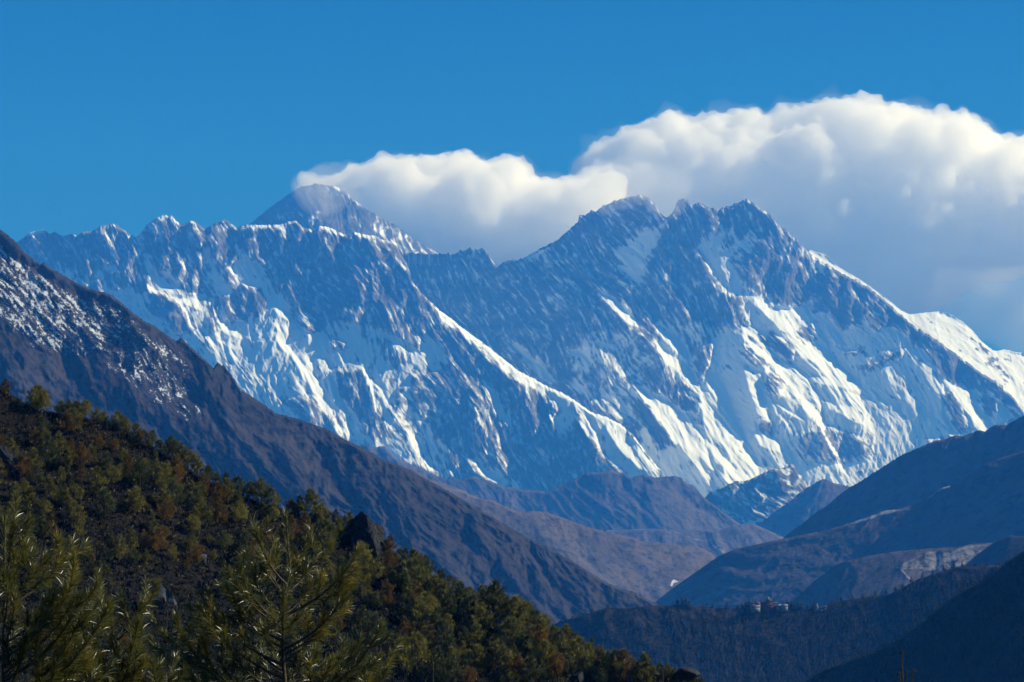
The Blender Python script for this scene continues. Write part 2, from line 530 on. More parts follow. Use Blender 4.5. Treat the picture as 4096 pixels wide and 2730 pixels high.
LH_SNOW = '''
0.5 p 2300,1330 2560,1330 2700,1560 2560,1700 2400,1640 2280,1560
0.85 p 2560,1560 2650,1575 2800,1560 2900,1300 3000,1180 3250,1210 3420,1290 3640,1310 3700,1400 3770,1520 3960,1570 4060,1640 4000,1720 3700,1760 3640,2100 2560,2100
0.95 p 2455,1011 2533,957 2608,919 2662,885 2639,943 2608,1001 2567,1113 2554,1140 2516,1123 2465,1062
0.8 p 2812,950 2863,926 2914,936 2880,991 2931,981 3000,930 3000,974 2948,1018 2921,1038 2924,1086 2897,1171 2866,1127 2829,1079 2792,998
0.85 p 2921,1038 2950,1040 2960,1120 3000,1190 2950,1200 2914,1188 2897,1120
0.8 p 2995,960 3020,930 3025,960 2990,1010 2960,1030
0.85 p 2394,1157 2470,1200 2560,1300 2530,1310 2440,1230
0.8 p 2630,1300 2700,1320 2780,1440 2800,1560 2700,1520 2620,1380
0.7 p 2720,1310 2810,1290 2815,1400 2780,1370
0.9 p 2850,1310 2870,1330 2910,1430 2930,1520 2960,1640 2910,1600 2880,1480 2850,1400
0.9 p 2915,1340 2975,1310 2980,1370 2930,1370
0.9 p 2980,1440 3010,1560 3035,1720 3080,1830 3020,1830 2960,1700 2930,1560
0.8 p 2010,1350 2060,1370 2190,1470 2210,1530 2120,1470
0.5 p 2230,1110 2290,1130 2330,1220 2260,1150
0.8 p 2270,1395 2340,1405 2370,1470 2300,1430
0.9 p 3240,1257 3308,1247 3352,1192 3390,1145 3376,1189 3339,1240 3301,1291 3318,1342 3291,1342
0.7 p 3210,995 3300,1055 3340,1110 3270,1090
0.6 p 3450,1220 3480,1200 3460,1300 3430,1330
0.8 p 2080,1030 2140,1012 2200,990 2150,1030 2100,1046
0.35 p 1830,1100 1990,1090 2030,1130 1900,1150
'''
LH_ROCK_SHADE = '''
0.1 p 2600,1480 2700,1560 2780,1600 2780,1650 2720,1640 2690,1600 2620,1560 2590,1520
0.1 p 2560,1590 2640,1690 2700,1780 2640,1800 2580,1720 2540,1640
0.1 p 3080,1230 3200,1225 3240,1190 3230,1140 3120,1120 3080,1170
0.15 p 3250,1130 3350,1060 3420,1130 3380,1160 3340,1230 3300,1250 3250,1255
0.1 p 3340,1230 3390,1170 3440,1220 3480,1230 3440,1300 3370,1310 3330,1280
0.1 p 3500,1260 3606,1260 3700,1330 3640,1350 3560,1290 3500,1330 3480,1300
0.1 p 3640,1300 3660,1306 3860,1440 4064,1600 4040,1640 4000,1600 3990,1550 3900,1555 3830,1530 3770,1500 3720,1410 3650,1370
0.1 p 3920,1595 3985,1590 3990,1650 3940,1660
0.15 p 3778,1580 3810,1570 3850,1650 3880,1720 3820,1720 3790,1650
0.25 p 3370,1408 3440,1410 3460,1390 3420,1420 3380,1425
0.3 p 3450,1470 3500,1440 3540,1410 3620,1400 3600,1440 3530,1460 3460,1490
0.2 p 3000,1345 3090,1330 3170,1400 3180,1460 3120,1420 3090,1400 3010,1360
0.2 p 2975,1380 3010,1390 3070,1465 3040,1480 2985,1440
0.25 p 3060,1500 3100,1480 3140,1540 3110,1600 3070,1560
0.25 p 3030,1680 3090,1690 3110,1740 3050,1725
0.2 p 3200,1320 3250,1300 3260,1360 3220,1380
0.35 p 3180,1740 3310,1700 3450,1760 3500,1750 3480,1840 3330,1850 3200,1830
0.2 p 2800,1600 2790,1660 2800,1700 2785,1700 2780,1620
0.2 p 2890,1180 2960,1200 3000,1300 2920,1310 2860,1240
'''  # one strip is a narrow shaded gap, its shade painted as rock
lh, LHI = sheet('snow_mountain', ROCK, LH_SKY, [(1540,1700),(2000,1700),(2300,2060),(4150,2060)], [(1540,20200),(2000,20100),(4150,19900)],
  slope=63, lit=LH_LIT, snow=LH_SNOW, rock=LH_ROCK_SHADE, a=1.0, b=0.68, cut=3000, theta=56, jag=5, step=2.9, streak=1.05, iso=0.22, isz=0.2, seed=3, snow0=0.27, warp=10)
tag(lh, 'broad blue rock wall with steep lit snow ribs and the highest crest, right of the dip', 'mountain', kind='structure')

# --- Nuptse ridge in front of it
NU_SKY = [(-60,1010),(20,985),(77,962),(100,945),(116,930),(150,922),(172,917),(186,922),(196,934),(220,928),(250,943),(262,940),(285,935),(309,942),(333,926),(369,924),(404,901),(430,898),(448,900),(452,891),(476,905),
 (506,927),(535,945),(546,948),(562,933),(586,900),(612,880),(630,870),(650,860),(660,857),(672,864),(684,860),(705,882),(723,897),(745,890),(767,882),(791,890),(818,915),(857,894),(880,884),(904,877),(925,895),(946,912),(981,899),(1047,900),
 (1118,899),(1150,888),(1181,881),(1200,897),(1219,912),(1240,915),(1255,926),(1279,903),(1300,905),(1321,911),(1359,930),(1392,942),(1419,926),(1450,936),(1502,943),(1530,958),(1556,963),(1585,983),(1600,1010),(1625,1050),(1640,1085),(1645,1122),
 (1693,1178),(1724,1208),(1752,1236),(1800,1270),(1847,1309),(1925,1365),(2002,1425),(2073,1482),(2133,1513),(2180,1540),(2230,1562),(2276,1586),(2320,1616),(2370,1650),(2430,1668),(2480,1695),(2530,1735),(2580,1800),(2640,1880),(2700,1960),(2760,2060)]
NU_LIT = '''
1 s 116,930,12 150,926,16 172,924,18 190,935,12
1 s 135,955,12 152,986,14 169,1006,14 196,1034,12 223,1071,9 250,1110,7
0.4 s 186,952,18 205,985,24 210,1020,18
0.9 s 244,938,12 261,966,14 268,983,8
0.5 s 275,970,14 290,985,10
1 s 407,906,18 421,938,12 441,966,12 465,1003,14 489,1034,8
0.5 s 436,980,10 450,1010,12 465,1030,10
0.9 s 453,897,10 478,917,14 509,934,10 526,969,10 546,996,9 560,1034,8
0.9 s 458,1054,8 472,1078,10
0.9 s 397,1092,8 404,1112,10
1 p 594,1139 608,1088 620,1120 645,1108 696,1132 723,1156 781,1173 849,1190 849,1221 781,1227 730,1217 679,1200 642,1176 594,1173
0.9 p 407,1149 430,1150 460,1180 455,1200 425,1175
0.9 s 475,1156,8 473,1193,10
0.9 s 492,1153,6 492,1197,12
1 s 509,1142,10 512,1190,8 519,1214,8 560,1262,9 590,1310,9
0.8 s 560,1176,12 570,1200,24
0.9 s 605,1100,10 595,1150,14
0.9 s 662,1088,8 672,1110,14 679,1122,10
0.5 s 716,1047,18 733,1081,24 727,1115,20
0.55 s 764,1068,20 798,1095,26 818,1132,22
0.8 s 662,868,16 642,880,14 614,901,10 590,916,8
0.9 s 689,868,10 710,887,12 722,900,8
0.8 s 767,890,10 791,896,14
0.8 s 679,1265,16 690,1255,14 710,1265,18
0.7 s 757,1234,12 750,1278,16 774,1316,16 822,1370,14 850,1410,10
0.6 s 774,1224,16 815,1241,22
1 s 990,905,9 1120,905,9
1 s 1184,886,8 1208,908,13 1232,932,9
1 s 1279,906,6 1290,907,13 1327,914,14 1388,940,12
1 s 1398,938,8 1420,930,8 1446,939,12 1510,948,12
0.9 s 1517,960,9 1555,966,9
0.8 s 1500,966,8 1514,974,8
1 s 1524,976,10 1565,1003,12
1 s 1572,1020,9 1599,1047,8 1621,1070,8 1657,1102,7
0.9 s 890,880,8 908,882,12 930,900,10 944,912,8
0.7 s 1184,945,12 1201,959,10
0.4 s 1208,993,10 1232,1040,12 1255,1074,10 1276,1101,8
0.4 s 1245,962,8 1276,1003,10 1300,1044,10 1337,1108,9 1350,1128,7
0.9 s 1160,1122,10 1177,1156,14 1201,1183,16 1228,1210,10
0.5 s 1191,1068,10 1225,1118,16 1252,1163,20 1269,1190,20 1252,1241,14
0.7 s 1239,1112,8 1286,1152,8
0.55 s 1208,1227,26 1218,1275,34 1252,1306,40 1283,1326,30
1 p 1096,1234 1116,1231 1157,1251 1184,1282 1208,1323 1242,1323 1300,1340 1290,1343 1235,1333 1174,1326 1154,1357 1147,1383 1116,1383 1123,1343 1089,1292 1140,1302 1167,1292 1123,1268
0.9 s 902,1326,14 950,1343,18 1005,1353,9
0.9 s 1038,1333,9 1099,1333,11
0.8 s 844,1363,20 898,1368,14
0.8 s 800,1197,20 844,1200,28
0.7 s 807,1224,16 820,1244,16
0.8 s 878,1285,24 910,1310,28
0.7 s 875,1333,20 880,1345,14
0.5 s 834,1258,30 868,1326,34
1 s 1118,1351,28 1138,1382,30 1172,1419,14 1196,1456,22 1240,1504,30 1267,1538,32 1288,1572,20
1 s 1291,1599,20 1315,1640,24 1339,1677,12
0.9 s 1199,1473,10 1226,1518,14 1257,1572,14 1291,1623,16 1325,1670,12 1352,1722,9
0.7 s 1196,1511,6 1186,1538,8
0.8 s 1192,1535,7 1233,1589,8 1240,1626,8 1254,1667,6
0.7 s 1254,1606,8 1277,1660,10 1301,1701,9
0.9 p 1084,1569 1121,1555 1135,1603 1155,1647 1107,1626 1100,1589
0.7 p 1325,1633 1383,1660 1420,1671 1410,1708 1393,1749 1359,1718 1335,1674
0.7 p 1206,1436 1237,1426 1257,1453 1254,1490 1226,1470
0.55 p 1267,1439 1315,1433 1332,1504 1318,1484 1288,1490
0.8 s 1325,1518,18 1345,1569,20 1352,1606,30 1376,1657,24
0.9 s 1301,1535,12 1308,1569,10
0.8 s 1349,1511,12 1359,1535,12
1 s 1298,1341,8 1325,1371,10 1349,1399,12 1376,1443,26 1390,1450,8
0.9 s 1390,1452,7 1454,1475,9 1475,1504,16 1492,1528,12 1522,1557,9 1539,1596,9 1566,1637,14 1590,1660,22 1624,1708,28 1655,1766,30 1685,1824,28 1702,1858,30 1736,1882,14
0.8 s 1475,1521,12 1495,1565,13 1495,1606,10 1505,1640,10
0.7 p 1233,1327 1291,1337 1260,1375 1230,1378
0.85 p 1441,1671 1475,1691 1478,1773 1458,1725
0.7 s 925,1390,14 965,1388,14
0.7 s 925,1412,16 945,1440,14
0.9 s 903,1320,22 941,1337,24 982,1348,14
0.7 s 1050,1334,8 1104,1331,10
0.7 s 1016,1368,9 1104,1361,9
0.6 s 1036,1351,8 1104,1345,8
1 s 1643,1129,8 1670,1153,9
1 s 1694,1182,8 1724,1216,12 1755,1242,16 1765,1260,26 1806,1290,28 1840,1315,22 1874,1338,18 1908,1366,24 1942,1390,32 1976,1420,36 2010,1448,38 2044,1476,42 2095,1503,44 2146,1530,40
1 s 2015,1452,40 2042,1474,40 2093,1499,40 2144,1530,46 2178,1552,30 2229,1572,14 2297,1606,12
1 s 2297,1606,10 2314,1640,18 2348,1688,16 2382,1739,18 2396,1776,18
0.9 s 2158,1552,20 2178,1586,22 2198,1613,22 2232,1637,14
0.8 s 2076,1518,16 2093,1545,14
0.6 s 2093,1555,8 2130,1600,8
0.7 s 2103,1583,10 2124,1634,14 2151,1668,16 2175,1729,12
0.8 s 2188,1637,10 2209,1671,18 2229,1722,12
0.85 p 2260,1722 2280,1722 2300,1756 2324,1783 2341,1821 2331,1827 2294,1797 2270,1770
0.95 p 2302,1612 2343,1636 2404,1668 2472,1690 2523,1735 2557,1776 2608,1843 2640,1890 2560,1883 2472,1790 2418,1702 2363,1658
0.8 s 1797,1450,9 1838,1494,11 1872,1528,11 1889,1549,10
0.8 s 1889,1549,14 1913,1569,22 1926,1600,16
0.9 s 1889,1586,14 1916,1620,20 1943,1661,26 1964,1688,26 1977,1722,20
0.75 s 1889,1617,8 1916,1671,16 1940,1708,22 1960,1756,24 1954,1787,18 1937,1834,10
0.75 s 1981,1722,14 1998,1763,20 1994,1807,16
0.95 p 1933,1535 1967,1542 1994,1566 2022,1627 2052,1681 2066,1722 2025,1702 1991,1640 1957,1583
0.9 s 1977,1627,14 2008,1702,16
0.6 s 2022,1712,10 2059,1756,10
0.7 s 2076,1756,14 2103,1783,26 2144,1804,14
0.7 s 1600,1678,10 1634,1722,30 1658,1783,30 1685,1827,16
0.85 s 1882,1841,14 1906,1868,30 1940,1895,30 1984,1919,20
0.9 s 1988,1821,14 2015,1855,22 2039,1892,26 2076,1926,36 2110,1960,26
0.7 s 2042,1821,8 2062,1855,10
0.8 s 2151,1926,10 2178,1960,12
0.9 s 1775,1422,8 1806,1449,12 1840,1490,12 1874,1524,9
0.6 s 1800,1880,20 1830,1910,16
0.6 s 1830,1855,12 1842,1875,10
'''
NU_SNOW = '''
0.72 p 400,1150 600,1170 850,1190 900,1290 1000,1280 1080,1300 1250,1330 1400,1290 1560,1330 1640,1380 1700,1420 1760,1480 1600,1560 1560,1640 1800,1850 1500,1850 1200,1800 700,1500 470,1260
0.8 p 540,945 566,945 562,980 590,1050 640,1090 700,1110 730,1160 600,1170 600,1100 570,1040 550,990
0.8 p 220,1060 260,1080 310,1130 340,1170 300,1160 250,1120
0.8 p 334,1122 397,1088 404,1115 356,1142
0.75 p 417,1068 458,1054 470,1078 420,1105
0.85 p 814,979 831,986 848,1030 885,1081 899,1132 926,1166 919,1190 861,1190 820,1095 803,1003
0.9 p 946,986 977,1037 1038,1047 1058,1071 1065,1108 1085,1125 1082,1152 1133,1180 1160,1231 1174,1258 1240,1330 1100,1383 870,1383 840,1310 920,1290 1004,1275 1052,1251 1068,1210 1038,1156 990,1149 953,1136 916,1068 960,1040
0.7 p 1123,900 1181,884 1165,925 1140,925
0.6 p 1083,1020 1120,990 1125,1000 1090,1040
0.95 p 1141,1330 1300,1340 1330,1400 1390,1450 1260,1440 1170,1400
0.9 p 870,1320 1000,1330 1140,1330 1180,1420 1260,1500 1200,1560 1060,1520 960,1450
0.9 p 1180,1420 1260,1490 1330,1640 1300,1680 1200,1500
0.9 p 1704,1340 1738,1371 1765,1371 1779,1401 1782,1452 1738,1476 1711,1533 1612,1533 1619,1452 1670,1408
0.7 s 1643,1323,15 1690,1350,15
0.7 p 1541,1051 1561,1044 1585,1085 1626,1129 1602,1112 1568,1082
0.8 p 1310,1300 1400,1290 1460,1370 1530,1480 1460,1440 1380,1370
0.9 p 2178,1555 2277,1596 2297,1610 2311,1661 2277,1715 2239,1739 2219,1685 2239,1634
0.95 p 1750,1230 1860,1310 2000,1420 2140,1510 2290,1600 2250,1590 2130,1550 2040,1500 1960,1430 1850,1330 1760,1270
0.85 p 2300,1605 2480,1690 2640,1880 2700,1960 2560,1960 2400,1800 2330,1700
0.7 p 1933,1535 1994,1560 2070,1722 1991,1660
0.6 p 1880,1800 2110,1960 1950,1960
0.65 p 1600,1560 1700,1560 1760,1700 1800,1900 1680,1860 1600,1700
0.75 p 100,925 190,918 190,935 120,940
0.75 s 985,905,14 1125,903,14
0.8 s 1275,906,14 1330,912,16 1395,942,14 1425,930,10 1510,948,14 1560,966,12
0.6 s 540,950,12 590,905,10 660,865,22 690,868,14
'''
NU_ROCK = '''
0.15 p 1030,1170 1060,1200 1050,1250 1000,1270 940,1270 890,1250 870,1200 920,1195 960,1150 1000,1155
0.3 p 880,1200 940,1160 1000,1180 990,1260 900,1250
0.1 p 600,1170 660,1185 730,1240 760,1330 700,1340 640,1270 590,1230
0.2 p 1208,1227 1230,1240 1300,1330 1220,1320
0.25 p 1330,1490 1450,1480 1480,1540 1490,1640 1400,1640 1360,1580
0.3 p 1420,1640 1520,1640 1560,1740 1500,1780 1450,1720
0.3 p 820,1200 860,1220 880,1320 840,1330
0.2 p 1370,1400 1380,1380 1340,1360 1310,1350 1330,1390
0.35 p 1120,1600 1260,1590 1330,1690 1380,1760 1250,1720 1150,1650
0.45 p 1540,1350 1640,1420 1600,1460 1540,1430 1480,1370
0.35 p 1640,1500 1790,1480 1800,1560 1860,1700 1880,1820 1820,1840 1740,1740 1660,1620
'''
nu, NUI = sheet('snow_mountain', ROCK, NU_SKY, [(-60,1100),(200,1300),(800,1620),(1300,1960),(1600,2020),(2760,2120)],
  [(-60,18000),(600,18100),(1200,18200),(1600,18100),(2000,17900),(2760,17500)],
  slope=63, lit=NU_LIT, snow=NU_SNOW, rock=NU_ROCK, a=1.0, b=0.68, cut=3000, theta=62, jag=4, step=2.9, streak=1.05, iso=0.22, isz=0.2, seed=11, snow0=0.27, warp=10)
tag(nu, 'long serrated snow ridge with cornices, glaciers and a bright spur running down to the valley', 'mountain', kind='structure')

# --- Everest pyramid behind the ridge
ev, EVI = sheet('snow_mountain', ROCKD, [(900,960),(993,900),(1041,862),(1101,814),(1148,781),(1170,768),(1190,752),(1215,745),(1240,740),(1275,737),(1300,741),(1335,745),(1357,753),(1383,769),(1419,800),(1461,834),(1500,856),(1538,878),(1586,902),(1620,930),(1657,956),(1710,988),(1764,1019),(1830,1080)],
  [(900,1000),(993,960),(1280,960),(1600,1060),(1830,1100)], [(900,21600),(1300,21500),(1830,21900)], slope=50,
  lit='''
0.5 p 1386,770 1419,798 1461,832 1538,876 1657,955 1764,1017 1700,1030 1600,1010 1520,960 1490,905 1461,850
0.3 s 1330,755,20 1370,775,20
0.4 s 1270,870,14 1280,850,14
0.4 s 1050,868,5 1180,850,5''',
  snow='''
0.32 p 1386,770 1419,798 1461,832 1538,876 1657,955 1764,1017 1700,1030 1600,1010 1520,960 1490,905 1461,850
0.7 p 1260,858 1280,852 1285,870 1240,888 1245,875
0.45 p 1280,738 1383,768 1400,800 1330,790
0.4 s 1060,885,5 1200,858,6''', a=0.9, b=0.45, theta=65, jag=4, streak=0.6, seed=23, snow0=0.1, warp=8)
tag(ev, 'dark rock pyramid with a lit snow flank standing behind the serrated ridge', 'mountain', kind='structure')

# --- white peak beyond the right-hand crest
fp, FPI = sheet('snow_mountain', ROCKD, [(3180,1060),(3240,1000),(3300,1018),(3350,1066),(3440,1118),(3529,1180),(3606,1244),(3640,1258),(3672,1254),(3749,1246),(3790,1252),(3814,1264),(3850,1288),(3886,1319),(3920,1360),(3969,1401),(3990,1404),(4017,1398),(4060,1408),(4096,1414),(4180,1440)],
  [(3180,1080),(3600,1330),(4180,1800)], [(3180,21300),(4180,21300)], slope=44, skirt=False,
  lit='0.9 p 3190,980 3600,1200 4200,1300 4200,1800 3900,1600 3190,1100\n',
  snow='0.95 p 3190,980 3600,1200 4200,1300 4200,1800 3900,1600 3190,1100\n',
  rock='0.45 s 3870,1340,14 3930,1400,18 3990,1480,18\n0.4 s 3990,1440,12 4020,1500,16\n0.3 s 3930,1395,8 3990,1470,10 4030,1530,8', a=0.8, b=0.2, theta=35, jag=2, streak=0.35, seed=29, snow0=0.9, warp=8, dust=0.6, snow_smooth=0.7, lam0=110)
tag(fp, 'bright sunlit snow peak showing beyond the crest at the right edge', 'mountain', kind='structure')
# ------------------------------------------------------------------ valley hills
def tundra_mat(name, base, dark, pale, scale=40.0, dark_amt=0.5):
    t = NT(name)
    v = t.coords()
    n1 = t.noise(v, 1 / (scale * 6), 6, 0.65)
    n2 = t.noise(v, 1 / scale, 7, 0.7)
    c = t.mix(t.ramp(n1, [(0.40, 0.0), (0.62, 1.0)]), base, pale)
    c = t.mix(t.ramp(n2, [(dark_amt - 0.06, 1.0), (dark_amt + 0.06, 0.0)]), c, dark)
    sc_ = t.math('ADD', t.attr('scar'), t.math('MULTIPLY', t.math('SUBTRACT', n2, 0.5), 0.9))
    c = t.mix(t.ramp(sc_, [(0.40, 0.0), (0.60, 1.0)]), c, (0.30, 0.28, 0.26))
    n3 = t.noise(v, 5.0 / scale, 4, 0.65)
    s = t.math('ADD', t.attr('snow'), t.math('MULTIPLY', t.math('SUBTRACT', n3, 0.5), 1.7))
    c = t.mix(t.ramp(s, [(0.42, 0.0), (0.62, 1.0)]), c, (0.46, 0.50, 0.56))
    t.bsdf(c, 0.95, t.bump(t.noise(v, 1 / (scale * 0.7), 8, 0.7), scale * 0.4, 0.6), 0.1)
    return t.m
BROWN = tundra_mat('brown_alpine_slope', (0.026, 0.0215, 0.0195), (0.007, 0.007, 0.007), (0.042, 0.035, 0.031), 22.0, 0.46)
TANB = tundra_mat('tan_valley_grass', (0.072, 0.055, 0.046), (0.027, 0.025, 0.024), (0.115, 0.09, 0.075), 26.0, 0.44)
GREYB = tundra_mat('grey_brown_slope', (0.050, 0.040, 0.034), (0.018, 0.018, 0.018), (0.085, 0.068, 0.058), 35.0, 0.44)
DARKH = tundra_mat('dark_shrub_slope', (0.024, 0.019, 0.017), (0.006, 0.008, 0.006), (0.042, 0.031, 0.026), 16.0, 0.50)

# large ground sheet under everything
g = np.array([(-40000, -6000, -6), (40000, -6000, -6), (40000, 60000, -6), (-40000, 60000, -6)], float)
go = mesh_np('ground', g, np.array([(0, 1, 2, 3)]), DARKH)
tag(go, 'valley floor', 'ground', kind='structure')

def hill(name, mat, label, sky_pts, yr, bot, **kw):
    kw.setdefault('step', 4.0); kw.setdefault('a', 0.55); kw.setdefault('b', 0.9); kw.setdefault('jag', 3)
    kw.setdefault('snow0', -0.6); kw.setdefault('dust', 0.0); kw.setdefault('lam0', 120.0); kw.setdefault('slope', 38)
    kw.setdefault('ssoft', 6.0); kw.setdefault('streak', 0.5); kw.setdefault('cut', 1200); kw.setdefault('eps', 0.45)
    o, inf = sheet(name, mat, sky_pts, bot, yr, **kw)
    tag(o, label, 'hill', kind='structure')
    return o, inf

# rocky far ridge between the two big slopes, snow-streaked knoll, dark shoulder
hill('hill', GREYB, 'dark blue ridge with a double top below the snow wall, brown flank on its right',
     [(1440,1775),(1467,1783),(1500,1788),(1538,1783),(1580,1828),(1645,1858),(1704,1880),(1770,1915),(1835,1918),(1895,1904),(1954,1922),(2014,1945),(2091,1957),(2192,1966),(2252,1939),(2311,1906),(2347,1888),(2389,1891),(2442,1877),(2478,1892),
      (2496,1890),(2525,1910),(2573,1898),(2627,1910),(2700,1903),(2726,1910),(2744,1935),(2773,1940),(2815,1988),(2869,2029),(2934,2077),(2985,2110),(3060,2160)],
     [(1440,14200),(3060,14000)], [(1440,2100),(3060,2260)], seed=101, lit0=0.0, theta=55,
     lit='0.9 p 2575,1925 2640,1945 2720,1985 2800,2040 2930,2110 2700,2130 2650,2100 2605,2030\n0.5 s 2490,1900,10 2470,1960,16 2440,2010,14\n0.5 s 2380,1990,10 2330,2040,10\n0.6 s 1560,1815,10 1640,1870,12\n0.5 s 1720,1900,10 1790,1950,14\n0.4 p 2200,2010 2350,2030 2300,2080 2220,2060',
     shade='0 p 2580,1895 2700,1905 2760,1960 2860,2040 2960,2095 2900,2090 2780,2010 2680,1950', a=0.7, b=0.5, scar='0.3 s 2450,1965,6 2400,1990,6\n0.35 s 2030,2010,5 1990,2060,5', slope=42)
hill('hill', ROCK, 'small craggy knoll streaked with snow at the foot of the wall',
     [(2800,2010),(2839,1968),(2892,1950),(2934,1927),(2987,1920),(3029,1903),(3077,1880),(3136,1868),(3158,1860),(3166,1853),(3178,1866),(3202,1905),(3231,1938),(3270,1975),(3330,2040)],
     [(2800,15600),(3330,15600)], [(2800,2080),(3330,2200)], seed=108, theta=40, lit='0.9 s 3180,1870,10 3205,1910,14 3225,1945,20\n0.7 s 3160,1930,10 3130,1960,8\n0.8 s 3060,2005,8 3010,2030,14 2985,2045,8\n0.5 s 2960,2090,20 3040,2080,14',
     snow='0.34 p 2820,1980 3000,1915 3166,1850 3230,1940 3150,2040 2990,2110 2900,2060\n0.8 s 3160,2015,8 3130,2030,10\n0.9 s 2960,2098,12 3050,2080,12', snow0=0.2, dust=0.5, a=0.7, b=0.4, slope=50, nza=1.3, jag=5)
hill('hill', GREYB, 'smooth dark blue shoulder beside the snow-streaked knoll',
     [(2985,2130),(3041,2093),(3101,2045),(3160,2004),(3220,1956),(3267,1926),(3297,1914),(3327,1927),(3356,1938),(3398,1944),(3450,1990),(3520,2060)],
     [(2985,14000),(3520,14000)], [(2985,2200),(3520,2300)], seed=112, theta=120, a=0.3, b=0.6, jag=4, slope=45, snow='0.7 s 3055,2085,6 3100,2055,8\n0.6 s 3130,2020,8 3160,2010,8')
hill('hill', TANB, 'low pale-edged bench crossing the middle of the valley',
     [(2330,2150),(2400,2130),(2430,2122),(2609,2114),(2700,2122),(2773,2116),(2874,2123),(2904,2112),(2958,2100),(3011,2094),(3053,2112),(3130,2147),(3200,2190),(3300,2260)],
     [(2330,12800),(3300,12600)], [(2330,2300),(3300,2400)], seed=115, theta=70, a=0.6, b=0.5, slope=26, lit0=0.3, jag=2,
     lit='0.9 s 3011,2098,8 3060,2130,20 3110,2155,20\n0.8 s 2690,2135,16 2860,2165,16 2960,2190,12',
     shade='0 p 2500,2122 2680,2125 2690,2160 2560,2165\n0 p 2880,2118 2990,2100 3060,2150 2990,2170 2930,2150',
     scar='0.6 s 2430,2124,5 2609,2117,5 2780,2119,5\n0.5 s 2700,2130,8 2830,2170,10 2900,2210,14\n0.5 s 2620,2165,16 2640,2185,10\n0.5 s 2760,2150,6 2880,2190,6')
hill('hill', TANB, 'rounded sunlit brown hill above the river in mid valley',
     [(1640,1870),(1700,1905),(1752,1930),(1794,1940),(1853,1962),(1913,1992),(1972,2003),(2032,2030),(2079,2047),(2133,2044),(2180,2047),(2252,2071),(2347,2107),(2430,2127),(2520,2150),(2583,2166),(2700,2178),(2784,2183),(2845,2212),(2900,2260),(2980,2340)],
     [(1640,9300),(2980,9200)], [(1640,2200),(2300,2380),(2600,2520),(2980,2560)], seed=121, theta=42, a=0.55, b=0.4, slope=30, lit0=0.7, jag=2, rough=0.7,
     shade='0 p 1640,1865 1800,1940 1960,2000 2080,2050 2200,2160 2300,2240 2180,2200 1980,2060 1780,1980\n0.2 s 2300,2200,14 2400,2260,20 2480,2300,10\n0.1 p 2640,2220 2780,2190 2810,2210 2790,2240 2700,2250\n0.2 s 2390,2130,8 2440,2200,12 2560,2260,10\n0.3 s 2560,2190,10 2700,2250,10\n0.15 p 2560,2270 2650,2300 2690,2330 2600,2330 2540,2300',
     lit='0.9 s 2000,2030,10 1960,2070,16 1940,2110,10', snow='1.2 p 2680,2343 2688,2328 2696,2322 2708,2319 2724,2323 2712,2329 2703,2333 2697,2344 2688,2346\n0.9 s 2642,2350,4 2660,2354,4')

# right-hand ridges
hill('hill', GREYB, 'tall dark ridge with a craggy crest rising to the right edge',
     [(3020,2230),(3100,2175),(3136,2147),(3202,2100),(3261,2052),(3315,2016),(3368,1969),(3446,1921),(3529,1868),(3606,1820),(3672,1791),(3743,1761),(3785,1755),(3826,1737),(3850,1743),(3916,1719),(3939,1725),(3981,1698),(4023,1701),(4064,1678),(4096,1660),(4170,1625)],
     [(3020,8700),(4170,8300)], [(3020,2330),(4170,2100)], seed=131, theta=100, a=0.55, b=0.45, slope=44, jag=4, cut=700, lit0=0.12, lam0=150,
     lit='0.7 s 3680,1850,12 3720,1890,26 3690,1920,20\n0.7 s 3800,1790,12 3830,1860,16 3850,1900,20\n0.6 s 3450,1990,20 3500,2030,40\n0.5 s 3330,2050,20 3400,2085,20\n0.5 s 3960,1740,10 3990,1800,16\n0.5 s 3600,1850,8 3640,1930,16\n0.5 s 3900,1760,8 3930,1840,14', scar='0.3 s 3335,2083,8 3365,2090,6')
hill('hill', GREYB, 'broad dark blue slope with a pale moraine line, below the craggy ridge',
     [(2540,2465),(2620,2409),(2696,2349),(2755,2308),(2815,2266),(2874,2225),(2946,2195),(3005,2183),(3089,2165),(3172,2147),(3291,2124),(3398,2094),(3469,2070),(3529,2043),(3588,2040),(3648,2022),(3707,1987),(3767,1951),(3808,1942),(3856,1915),(3945,1856),(4005,1832),(4096,1802),(4170,1770)],
     [(2540,7500),(4170,7200)], [(2540,2560),(4170,2400)], seed=137, theta=140, a=0.45, b=0.6, slope=38, jag=1.5, rough=0.8, lit0=0.25, lam0=100,
     lit='0.4 p 3089,2170 3300,2125 3400,2110 3300,2160 3150,2200\n0.5 s 4090,1890,10 3990,1970,14 3900,2020,10\n0.35 s 3500,2150,30 3300,2220,40',
     scar='0.62 s 3804,1947,6 3760,1960,10 3707,1993,6\n0.55 s 3618,2036,9 3560,2046,16 3500,2062,16 3440,2084,14 3380,2102,9\n0.35 s 3330,2115,6 3180,2150,5 3020,2185,4\n0.45 s 3032,2200,10 3005,2230,14 2975,2262,10\n0.4 s 4080,1890,5 4000,1950,5\n0.3 s 3940,1870,5 3860,1925,5\n0.3 s 2770,2332,3 2782,2330,3\n0.3 s 2735,2355,3 2710,2372,4')
